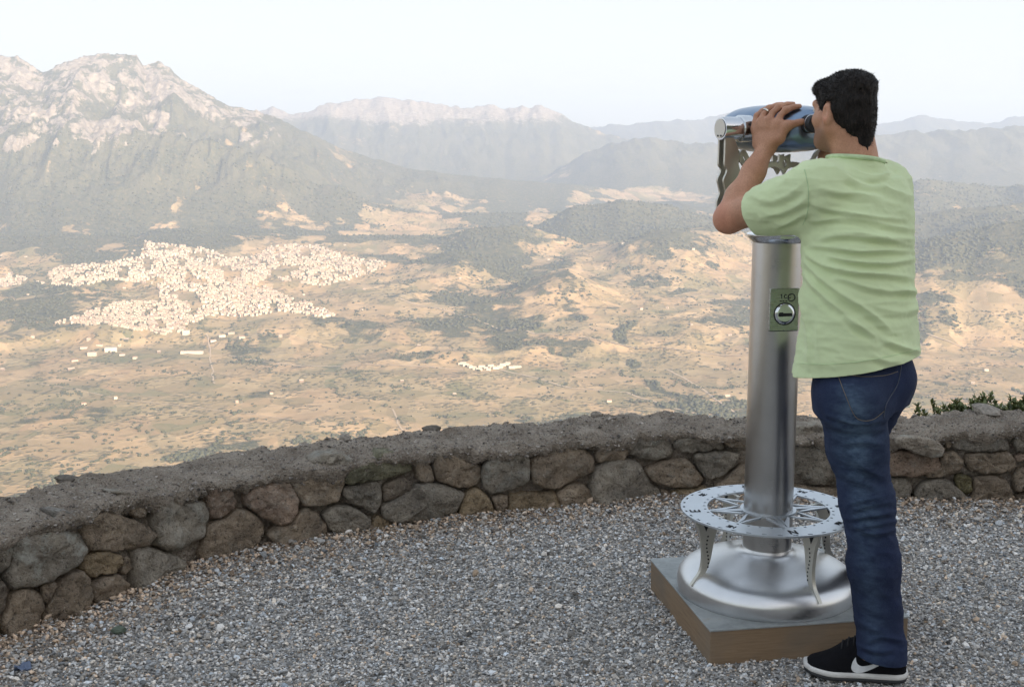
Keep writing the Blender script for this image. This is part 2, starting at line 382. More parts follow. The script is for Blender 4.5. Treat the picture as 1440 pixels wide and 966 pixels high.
# ------------------------------------------------------------------ dirt tracks and lanes across the plain
track_m = simple('pale_dirt', (.40, .31, .22), .95, nscale=.3, bump=0)
def track(pts, wd):
    q = []
    for x, y in pts:
        h = hit(x, y)
        if h: q.append(h)
    q = np.array(q); n = []
    for k in range(len(q) - 1):
        m_ = max(2, int(np.linalg.norm(q[k + 1] - q[k]) / 12)); n += [q[k] + (q[k + 1] - q[k]) * u for u in np.linspace(0, 1, m_, endpoint=False)]
    q = np.array(n + [q[-1]]); q = q + np.stack([6 * vnoise(q[:, 1] / 60., q[:, 0] / 60., seed=44), 6 * vnoise(q[:, 0] / 60., q[:, 1] / 60., seed=45)], -1)
    d = np.gradient(q, axis=0); d /= np.linalg.norm(d, axis=1)[:, None] + 1e-9; s = np.stack([-d[:, 1], d[:, 0]], -1) * wd / 2
    L_, R_ = q + s, q - s; zc = np.maximum(np.maximum(tz(L_[:, 0], L_[:, 1]), tz(R_[:, 0], R_[:, 1])), tz(q[:, 0], q[:, 1])) + .7
    V_ = np.concatenate([np.column_stack([L_, zc]), np.column_stack([R_, zc])]); n_ = len(q); i_ = np.arange(n_ - 1)
    o = np_mesh('track', V_, np.stack([i_, i_ + 1, i_ + 1 + n_, i_ + n_], -1), track_m); tag(o, 'pale dirt track crossing the fields of the valley floor', 'track', kind='structure')
track([(552, 575), (560, 596), (574, 612), (590, 630)], 4)
track([(292, 470), (295, 500), (300, 540)], 4)
track([(700, 520), (745, 530), (800, 545), (880, 552), (940, 572), (1010, 590)], 7)
track([(320, 500), (420, 515), (520, 512), (650, 520)], 7)
track([(60, 540), (160, 560), (260, 572), (420, 590)], 4)
track([(560, 420), (640, 440), (760, 470), (900, 490), (1040, 500)], 8)
track([(940, 520), (985, 545), (1030, 580)], 6)
track([(1300, 470), (1360, 490), (1440, 500)], 8)

# ------------------------------------------------------------------ the far town
def in_poly(x, y, poly):
    r = False; j = len(poly) - 1
    for i in range(len(poly)):
        if (poly[i][1] > y) != (poly[j][1] > y) and x < (poly[j][0] - poly[i][0]) * (y - poly[i][1]) / (poly[j][1] - poly[i][1]) + poly[i][0]: r = not r
        j = i
    return r
PATCH = Zm([(-40, 215), (60, 200), (95, 225), (60, 245), (-40, 255)])
def house_geo(L, W, Hh, rh, flat=False):
    x, y = L / 2, W / 2
    v = [(-x, -y, -4), (x, -y, -4), (x, y, -4), (-x, y, -4), (-x, -y, Hh), (x, -y, Hh), (x, y, Hh), (-x, y, Hh)]
    f = [[0, 1, 5, 4], [1, 2, 6, 5], [2, 3, 7, 6], [3, 0, 4, 7]]; m = [0] * 4
    if flat: f.append([4, 5, 6, 7]); m.append(1)
    else:
        v += [(-x, 0, Hh + rh), (x, 0, Hh + rh)]
        f += [[4, 5, 9, 8], [6, 7, 8, 9], [5, 6, 9], [7, 4, 8]]; m += [1, 1, 0, 0]
    # dark window openings stand a hand's breadth proud of the front and back walls
    nw = max(2, int(L / 3.5))
    for sgn in (-1, 1):
        for k in range(nw):
            for zz in (1.0, 4.0):
                if zz + 1.6 > Hh: continue
                xc = -x + (k + .5) * L / nw; b = len(v); yy = sgn * (y + .12)
                v += [(xc - .5, yy, zz), (xc + .5, yy, zz), (xc + .5, yy, zz + 1.5), (xc - .5, yy, zz + 1.5)]; f.append([b, b + 1, b + 2, b + 3] if sgn < 0 else [b + 3, b + 2, b + 1, b]); m.append(2)
    return v, f, m
WALLC = [(.47, .41, .33), (.53, .48, .40), (.34, .28, .22), (.44, .38, .31), (.54, .49, .42), (.22, .17, .14)]
wallm = [simple('town_wall_%d' % i, c, .9, nscale=.4, var=.06, bump=0) for i, c in enumerate(WALLC)]
roofm = [simple('town_roof_%d' % i, c, .9, nscale=.8, var=.12, bump=0) for i, c in enumerate([(.26, .16, .115), (.33, .235, .175), (.42, .35, .28)])]
winm = simple('dark_window', (.05, .05, .06), .3, nscale=1, bump=0)
sites = []
xs = [q[0] for q in TOWN]; ys = [q[1] for q in TOWN]
while len(sites) < 4700:
    px, py = random.uniform(-20, max(xs)), random.uniform(min(ys), max(ys))
    if not (in_poly(px, py, TOWN) or in_poly(px, py, PATCH)): continue
    if vnoise(px / 16., py / 9., seed=71) < -.55 or abs(vnoise(px / 22. + 5, py / 9., seed=72)) < .05: continue
    h = hit(px, py)
    if h is None: continue
    sites.append((h[0], h[1], 0))
# streets: house rows keep the slope's contour, the angle drifts slowly through the town
sites.sort(key=lambda s: s[1])
variants = []
for i in range(10):
    L, Wd, Hh = random.uniform(6, 11), random.uniform(5.5, 8), random.choice([4, 6.5, 6.5, 7, 8.5])
    variants.append((house_geo(L, Wd, Hh, random.uniform(1.2, 2.0), flat=(i % 4 == 3)), i))
far_v, far_f, far_m = [], [], []
vmesh = {}
MATS_H = wallm + roofm + [winm]
def house_mats(i): return i % 6, 6 + i % 3
for n, (x, y, _) in enumerate(sites):
    (gv, gf, gm), i = random.choice(variants)
    a = random.choice([0, math.pi / 2]) + .5 * float(vnoise(x / 300., y / 300., seed=5)) + random.uniform(-.2, .2)
    z = float(tz(x, y))
    if n < 292:
        if i not in vmesh:
            wm, rm = house_mats(i)
            o = np_mesh('house', gv, gf, [wallm[wm], roofm[rm - 6], winm], smooth=False, matidx=gm); vmesh[i] = o
        else:
            o = vmesh[i].copy(); COL.objects.link(o)
        o.location = (x, y, z); o.rotation_euler = (0, 0, a)
        tag(o, 'small pale house packed into the sprawling town at the foot of the mountain', 'house', 'houses of the distant town')
    else:
        ca, sa = math.cos(a), math.sin(a); b = len(far_v); wm, rm = house_mats(i)
        far_v += [(x + ca * q[0] - sa * q[1], y + sa * q[0] + ca * q[1], z + q[2]) for q in gv]
        far_f += [[b + k for k in f] for f in gf]; far_m += [(wm, rm, 9)[k] for k in gm]
o = np_mesh('town_houses', far_v, far_f, MATS_H, smooth=False, matidx=far_m)
tag(o, 'dense mass of cream houses filling the upper streets of the distant town', 'town', kind='stuff')
# larger sheds and blocks below the town, the white hamlet out on the plain, lone farmhouses
def big(px, py, L, Wd, Hh, a, wm, rm, label, cat, group=None, name='building', flat=False):
    h = hit(px, py)
    if h is None: return
    v, f, m = house_geo(L, Wd, Hh, 2.0, flat)
    o = np_mesh(name, v, f, [wallm[wm], roofm[rm], winm], smooth=False, matidx=m); o.location = (h[0], h[1], float(tz(*h))); o.rotation_euler = (0, 0, a)
    tag(o, label, cat, group)
big(156, 494, 34, 26, 12, .3, 4, 2, 'large pale flat roofed block standing alone below the town', 'building', flat=True)
big(130, 500, 24, 22, 10, .2, 0, 1, 'broad cream building left of the large flat roofed block below the town', 'building')
big(270, 497, 62, 14, 6, .05, 4, 2, 'long low white shed on the dry fields right of the flat roofed block', 'shed', name='shed')
big(262, 470, 20, 16, 12, .1, 1, 2, 'tall pale block at the lower edge of the town', 'building', flat=True)
big(215, 448, 70, 22, 7, .0, 0, 1, 'long cream roofed hall in the lower part of the town', 'building', name='hall')
for k, (x, y) in enumerate([(105, 508), (118, 490), (125, 478), (140, 486), (172, 500), (178, 478), (190, 505), (312, 474), (325, 470), (340, 476), (300, 480), (100, 520), (230, 470), (245, 462)]):
    big(x, y, random.uniform(11, 20), random.uniform(9, 12), random.choice([4, 6.5]), random.uniform(-.3, .6), k % 6, k % 3, 'small pale building scattered over the fields just below the town', 'building', 'buildings scattered below the town')
for k in range(22):
    x = 648 + k * 3.8 + random.uniform(-2, 2); y = 514 + random.uniform(-3, 4) + (3 if 20 < k * 3.8 < 50 else 0)
    big(x, y, random.uniform(9, 17), random.uniform(7, 9), random.choice([3.5, 5]), random.uniform(-.1, .15), 4 if k % 3 else 1, 2, 'white building of the small hamlet on the plain right of the town', 'house', 'buildings of the white hamlet', 'house')
k = 0
while k < 60:
    px, py = random.uniform(0, 1440), random.uniform(330, 570)
    h = hit(px, py)
    if h is None or h[1] > 6500 or sample(above, *h) > 40: continue
    big(px, py, random.uniform(7, 12), random.uniform(6, 8), random.choice([3.5, 5]), random.uniform(-.5, .5), (0, 2, 5, 3, 1, 2)[k % 6], k % 3, 'lone pale farmhouse among the dry fields of the valley', 'farmhouse', 'lone farmhouses of the valley', 'farmhouse'); k += 1

# ------------------------------------------------------------------ trees of the valley
def ico(sub):
    bm = bmesh.new(); bmesh.ops.create_icosphere(bm, subdivisions=sub, radius=1)
    v = np.array([q.co[:] for q in bm.verts]); f = np.array([[q.index for q in c.verts] for c in bm.faces]); bm.free(); return v, f
I1, IF1 = ico(1); I2, IF2 = ico(2)
t = NT('holm_oak_leaves'); p = t.pos()
oi = t.n('ShaderNodeObjectInfo').outputs['Random']
t.set(Base_Color=t.ramp(t.noise(p, .25, 4, .7), [(.3, (.030, .038, .022)), (.55, (.060, .066, .036)), (.75, (.11, .10, .055))]), Roughness=.9)
t.bump(t.noise(p, .9, 3), .8, .6); leafm = t.m
barkm = simple('bark', (.12, .09, .06), .9, nscale=4)
def blob_tree(seed, w, h, sub=1):
    rg = np.random.default_rng(seed); vs_, fs_, b = [], [], 0
    src, sf = (I2, IF2) if sub == 2 else (I1, IF1)
    for k in range(5):
        c = np.array([rg.uniform(-.45, .45) * w, rg.uniform(-.45, .45) * w, h * rg.uniform(.5, .8)]); r = w * rg.uniform(.28, .5)
        v = src * (r * (1 + .35 * rg.uniform(-1, 1, (len(src), 1)))) * np.array([1, 1, .8]) + c
        vs_.append(v); fs_.append(sf + b); b += len(src)
    # trunk
    ang = np.arange(6) / 6 * 2 * np.pi
    v = np.concatenate([np.stack([.06 * w * np.cos(ang), .06 * w * np.sin(ang), -1 + 0 * ang], -1), np.stack([.04 * w * np.cos(ang), .04 * w * np.sin(ang), h * .6 + 0 * ang], -1)])
    tf = np.array([[i, (i + 1) % 6, 6 + (i + 1) % 6] for i in range(6)] + [[i, 6 + (i + 1) % 6, 6 + i] for i in range(6)]) + b
    mi = [0] * (5 * len(sf)) + [1] * 12
    return np.concatenate(vs_), np.concatenate(fs_ + [tf]), mi
tv = [blob_tree(i, random.uniform(5, 7.5), random.uniform(5, 7.5), 2) for i in range(8)]
tob = {}
cnt = 0; spots = []
while cnt < 270:
    px, py = random.uniform(-20, 1460), random.uniform(505, 690)
    h = hit(px, py)
    if h is None or h[1] > 3000: continue
    if vnoise(h[0] / 120., h[1] / 120., seed=81) < .05: continue
    i = random.randrange(8)
    if i not in tob: o = np_mesh('tree', tv[i][0], tv[i][1], [leafm, barkm], smooth=True, matidx=tv[i][2]); tob[i] = o
    else: o = tob[i].copy(); COL.objects.link(o)
    sc_ = random.uniform(.7, 1.25); o.scale = (sc_, sc_, sc_ * random.uniform(.8, 1.1)); o.rotation_euler = (0, 0, random.uniform(0, 6.28)); o.location = (h[0], h[1], float(tz(*h)) - .3)
    tag(o, 'small dark round tree dotted over the dry near fields of the valley', 'tree', 'trees dotted over the near fields'); cnt += 1
# the woods and scrub farther off
n = 46000
tt = RNG.uniform(-.47, .47, n * 3); yy = 1500 * (6800 / 1500) ** RNG.uniform(0, 1, n * 3)
xx = tt * yy
m = (sample(veg, xx, yy) + .75 * fbm(xx / 90., yy / 120., oct=3, seed=91) > RNG.uniform(.45, 1.15, n * 3)) & (sample(rockm, xx, yy) < .3) & (RNG.uniform(0, 1, n * 3) > .6 * sample(mount, xx, yy))
xx, yy = xx[m][:n], yy[m][:n]; zz = tz(xx, yy)
sz = RNG.uniform(1.5, 3.7, len(xx)) * (1 + (yy / 6000))
base = I1[None] * (sz[:, None, None] * (1 + .4 * RNG.uniform(-1, 1, (len(xx), len(I1), 1)))) * np.array([1.15, 1.15, .85])
base = base + np.stack([xx, yy, zz + sz * .5], -1)[:, None]
F2 = (IF1[None] + (np.arange(len(xx)) * len(I1))[:, None, None]).reshape(-1, 3)
# hedgerows: bushes strung along wandering boundary lines, and strays between them
m2 = 160000; tt = RNG.uniform(-.47, .47, m2); yy = 1500 * (5200 / 1500) ** RNG.uniform(0, 1, m2); xh = tt * yy
ln = np.minimum(np.abs(vnoise(xh / 170. + 3, yy / 120., seed=101)), np.abs(vnoise(xh / 95. + 9, yy / 160., seed=102)))
kp = ((ln < .022) & (vnoise(xh / 130., yy / 130., seed=103) > -.15)) | (RNG.uniform(0, 1, m2) < .012)
xh, yh = xh[kp][:15000], yy[kp][:15000]; sh = RNG.uniform(.9, 2.4, len(xh)) * (1 + yh / 9000)
b3 = I1[None] * (sh[:, None, None] * (1 + .4 * RNG.uniform(-1, 1, (len(xh), len(I1), 1)))) * np.array([1.3, 1.3, .9]) + np.stack([xh, yh, tz(xh, yh) + sh * .5], -1)[:, None]
base = np.concatenate([base, b3])
tj = RNG.integers(0, len(sites), 700); tx_ = np.array([sites[k][0] for k in tj]) + RNG.normal(0, 22, 700); ty_ = np.array([sites[k][1] for k in tj]) + RNG.normal(0, 40, 700); ts_ = RNG.uniform(2.2, 4.2, 700)
b2 = I1[None] * (ts_[:, None, None] * (1 + .35 * RNG.uniform(-1, 1, (700, len(I1), 1)))) + np.stack([tx_, ty_, tz(tx_, ty_) + ts_ * .9], -1)[:, None]
base = np.concatenate([base, b2]); F2 = (IF1[None] + (np.arange(len(base)) * len(I1))[:, None, None]).reshape(-1, 3)
o = np_mesh('woodland', base.reshape(-1, 3), F2, leafm); tag(o, 'dark scrub and woodland spread over the valley and its hills', 'woodland', kind='stuff')

# ------------------------------------------------------------------ unseen hill added behind the terrace to keep it in shade
hx, hy = np.meshgrid(np.linspace(-90, 110, 90), np.linspace(-70, -7, 45))
dd = -7 - hy
ux, uy = math.sin(SUN_AZ), math.cos(SUN_AZ)             # added knoll, shaped to block the sun from the terrace
al, ac = hx * ux + hy * uy, hx * uy - hy * ux
hz = 23 * np.exp(-((al - 48) / 20) ** 2 - (np.maximum(np.abs(ac) - 7, 0) / 15) ** 2) * sstep(0, 14, dd) + 3.0 * sstep(0, 30, dd) + 1.6 * fbm(hx / 14, hy / 14, oct=4, seed=95) * sstep(0, 12, dd)
hz = np.where(dd < .01, -.03, hz)
i2 = np.arange(hx.size).reshape(hx.shape)
t = NT('shade_hill_scrub'); p = t.pos()
t.set(Base_Color=t.ramp(t.noise(p, .6, 6, .7), [(.35, (.05, .065, .03)), (.55, (.14, .13, .07)), (.7, (.33, .29, .23))]), Roughness=.95); t.bump(t.noise(p, 2, 5), .8, .3)
o = np_mesh('shade_hill', np.stack([hx, hy, hz], -1).reshape(-1, 3), np.stack([i2[:-1, :-1], i2[:-1, 1:], i2[1:, 1:], i2[1:, :-1]], -1).reshape(-1, 4), t.m)
tag(o, 'unseen scrubby hill added behind the terrace to shade it', 'shade_hill', kind='structure')

# ------------------------------------------------------------------ haze
bm = bmesh.new(); zt = float(Z.max()) + 60; zb = float(Z.min()) - 1.0
add_box(bm, Matrix.Translation((0, 8600, (zt + zb) / 2)), (64000, 17900, zt - zb))
hm = bpy.data.materials.new('valley_air'); hm.use_nodes = True; hn = hm.node_tree; hn.nodes.clear()
ho = hn.nodes.new('ShaderNodeOutputMaterial'); pv = hn.nodes.new('ShaderNodeVolumePrincipled')
pv.inputs['Color'].default_value = (.60, .735, 1.0, 1); pv.inputs['Density'].default_value = 8.0e-5; pv.inputs['Anisotropy'].default_value = .1
hn.links.new(pv.outputs[0], ho.inputs['Volume'])
o = bm_obj('haze', bm, hm); tag(o, 'pale blue evening haze over the valley', 'haze', kind='stuff')
# ================================================================== terrace ground, gravel, stone wall
def spline(pts, n):
    pts = np.array(pts, float); k = len(pts); out = []
    for i in range(k - 1):
        p0, p1, p2, p3 = pts[max(i - 1, 0)], pts[i], pts[i + 1], pts[min(i + 2, k - 1)]
        for u in np.linspace(0, 1, n, endpoint=False):
            out.append(.5 * ((2 * p1) + (-p0 + p2) * u + (2 * p0 - 5 * p1 + 4 * p2 - p3) * u * u + (-p0 + 3 * p1 - 3 * p2 + p3) * u ** 3))
    out.append(pts[-1]); return np.array(out)
BASEPX = [(0, 915), (90, 885), (180, 848), (270, 808), (350, 785), (440, 768), (545, 752), (640, 737), (720, 731), (800, 723), (880, 715), (945, 709), (1100, 708), (1250, 712), (1440, 716)]
base = [(-3.6, -.2), (-2.9, 1.2), (-2.15, 2.55)] + [tuple(G(*q)[:2]) for q in BASEPX] + [(3.0, 4.88), (4.2, 4.75)]
WL = spline(base, 14)                    # wall foot line
seg = np.linalg.norm(np.diff(WL, axis=0), axis=1); WS = np.concatenate([[0], np.cumsum(seg)])
WN = np.gradient(WL, axis=0); WN = np.stack([-WN[:, 1], WN[:, 0]], -1); WN /= np.linalg.norm(WN, axis=1)[:, None]
if WN[len(WN) // 2][1] < 0: WN = -WN     # points outward, to the valley
def wall_at(s, off=0.0):
    s = np.asarray(s, float)
    n = np.stack([np.interp(s, WS, WN[:, 0]), np.interp(s, WS, WN[:, 1])], -1); n /= np.linalg.norm(n, axis=-1, keepdims=True)
    return np.stack([np.interp(s, WS, WL[:, 0]), np.interp(s, WS, WL[:, 1])], -1) + n * np.asarray(off)[..., None], n
def to_wall(px, py):                     # sight line -> (distance along the wall, height)
    d = ray(px, py); best = None
    cr = WL[:, 0] * d[1] - WL[:, 1] * d[0]
    for i in np.nonzero((cr[:-1] * cr[1:] <= 0) & (WL[:-1, 1] > .3))[0]:
        u = cr[i] / (cr[i] - cr[i + 1]); q = WL[i] * (1 - u) + WL[i + 1] * u
        t_ = q[1] / d[1]; best = (WS[i] + u * seg[i], EYE + d[2] * t_)
    return best
TOPPX = [(0, 748), (60, 735), (110, 722), (160, 703), (205, 690), (250, 683), (330, 674), (430, 655), (500, 646), (560, 640), (640, 631), (740, 622), (830, 614), (950, 609), (1050, 610), (1150, 612), (1260, 612), (1360, 605), (1440, 600)]
tw = sorted(to_wall(*q) for q in TOPPX)
TOPS = np.array([0] + [q[0] for q in tw] + [WS[-1]]); TOPZ = np.array([.33] + [q[1] for q in tw] + [.36])
SV0, SV1 = to_wall(2, 800)[0], to_wall(1438, 660)[0]

t = NT('granite_stone'); p = t.obj(); tint = t.attr('tint', 'Color')
n1 = t.noise(p, 9, 6, .7); n2 = t.noise(p, 90, 5, .7); n3 = t.noise(p, 28, 5, .75)
c = t.mix(t.ramp(n1, [(.35, 0.), (.65, 1.)]), (.80, .77, .74), (1.75, 1.68, 1.58))
c = t.mix(1.0, tint, c, 'MULTIPLY')
c = t.mix(t.ramp(n2, [(.33, .85), (.46, 0.)]), c, (0.060, 0.051, 0.044))
c = t.mix(t.ramp(n2, [(.58, 0.), (.70, .6)]), c, (0.612, 0.561, 0.493))
c = t.mix(t.ramp(n3, [(.60, 0.), (.70, .65)]), c, (0.085, 0.073, 0.063))
c = t.mix(t.math('MULTIPLY', t.attr('moss'), t.ramp(t.noise(p, 14, 6, .75), [(.50, 0.), (.66, .75)])), c, (0.578, 0.578, 0.527))
t.set(Base_Color=c, Roughness=.95); t.b.inputs['Specular IOR Level'].default_value = .15
t.bump(t.math('ADD', t.math('MULTIPLY', n2, .7), n3), 1.0, .024); stone_m = t.m
t = NT('mortar_earth'); p = t.obj()
n1 = t.noise(p, 6, 6, .7); n2 = t.noise(p, 120, 4, .7); n3 = t.vor(p, 75)
c = t.ramp(n1, [(.3, (0.312, 0.256, 0.210)), (.55, (0.530, 0.448, 0.375)), (.75, (0.720, 0.631, 0.539))])
c = t.mix(t.ramp(n2, [(.33, .85), (.46, 0.)]), c, (0.137, 0.113, 0.096))
c = t.mix(t.ramp(n3, [(.12, .55), (.30, 0.)]), c, (0.720, 0.714, 0.640))
t.set(Base_Color=c, Roughness=.97); t.b.inputs['Specular IOR Level'].default_value = .1
t.bump(t.math('ADD', n2, t.math('MULTIPLY', n3, -.7)), 1.0, .028); mortar_m = t.m

wall = empty('stone_wall', (0, 4.8, 0)); tag(wall, 'low curved dry stone parapet wall of rough granite with mortared top', 'wall')
TH = .34
# core + coping: one swept section with a broken lip
def sweep(name, prof_fn, ns, s0, s1, mat, close=True):
    s = np.linspace(s0, s1, ns); rows = []
    for k in range(ns): rows.append(prof_fn(s[k]))
    A = np.array(rows); m = A.shape[1]
    v = A.reshape(-1, 3); i = np.arange(ns * m).reshape(ns, m)
    f = np.stack([i[:-1, :-1], i[1:, :-1], i[1:, 1:], i[:-1, 1:]], -1).reshape(-1, 4)
    return np_mesh(name, v, f, mat, wall)
def prof_core(s):
    zt = np.interp(s, TOPS, TOPZ) - .045
    zz = np.linspace(-.05, zt, 14); off = .066 + .012 * vnoise(s * 14 + 0 * zz, zz * 14, seed=4) + .012 * vnoise(s * 40 + 0 * zz, zz * 40, seed=5)
    (q, n) = wall_at(np.full(14, s), off)
    return np.column_stack([q, zz])
sweep('masonry_core', prof_core, 420, .3, WS[-1] - .05, mortar_m)
LIP = np.array([(.075, -.075), (.045, -.07), (.020, -.055), (.006, -.035), (.004, -.018), (.018, -.004), (.05, .004), (.09, .007), (.13, .009), (.17, .012), (.21, .012), (.25, .010), (.29, .004), (.32, -.008), (.345, -.04), (.355, -.12), (.36, -.3), (.36, -.6)])
def prof_cope(s):
    zt = np.interp(s, TOPS, TOPZ)
    a = vnoise(s * 5, 0.0, seed=11) * .014 + vnoise(s * 17, 0.0, seed=12) * .018 + vnoise(s * 47, 0., seed=13) * .010
    dz = vnoise(s * 7, 3.0, seed=14) * .012 + vnoise(s * 22, 3.0, seed=15) * .012
    o = LIP[:, 0].copy(); z = LIP[:, 1].copy()
    fr = np.exp(-np.arange(len(o)) / 10.); o = o + a * fr; z[:10] += np.minimum(dz * 1.6, .03) * np.linspace(1, .2, 10) 
    bk = np.exp(-(len(o) - 1 - np.arange(len(o))) / 10.); o = o + bk * .016 * vnoise(s * 6, 9., seed=16)
    z = z + .014 * vnoise(s * 9 + 0 * o, o * 9, seed=17) + .011 * vnoise(s * 28 + 0 * o, o * 28, seed=18) + .007 * vnoise(s * 70 + 0 * o, o * 70, seed=19) + .010 * np.exp(-((np.arange(len(o)) - 36) / 6.) ** 2) * max(0., float(vnoise(s * 8, 5., seed=20)))
    q, n = wall_at(np.full(len(o), s), o)
    return np.column_stack([q, zt + z])
LIP = spline(LIP, 3)
sweep('coping', prof_cope, 1300, .3, WS[-1] - .05, mortar_m)

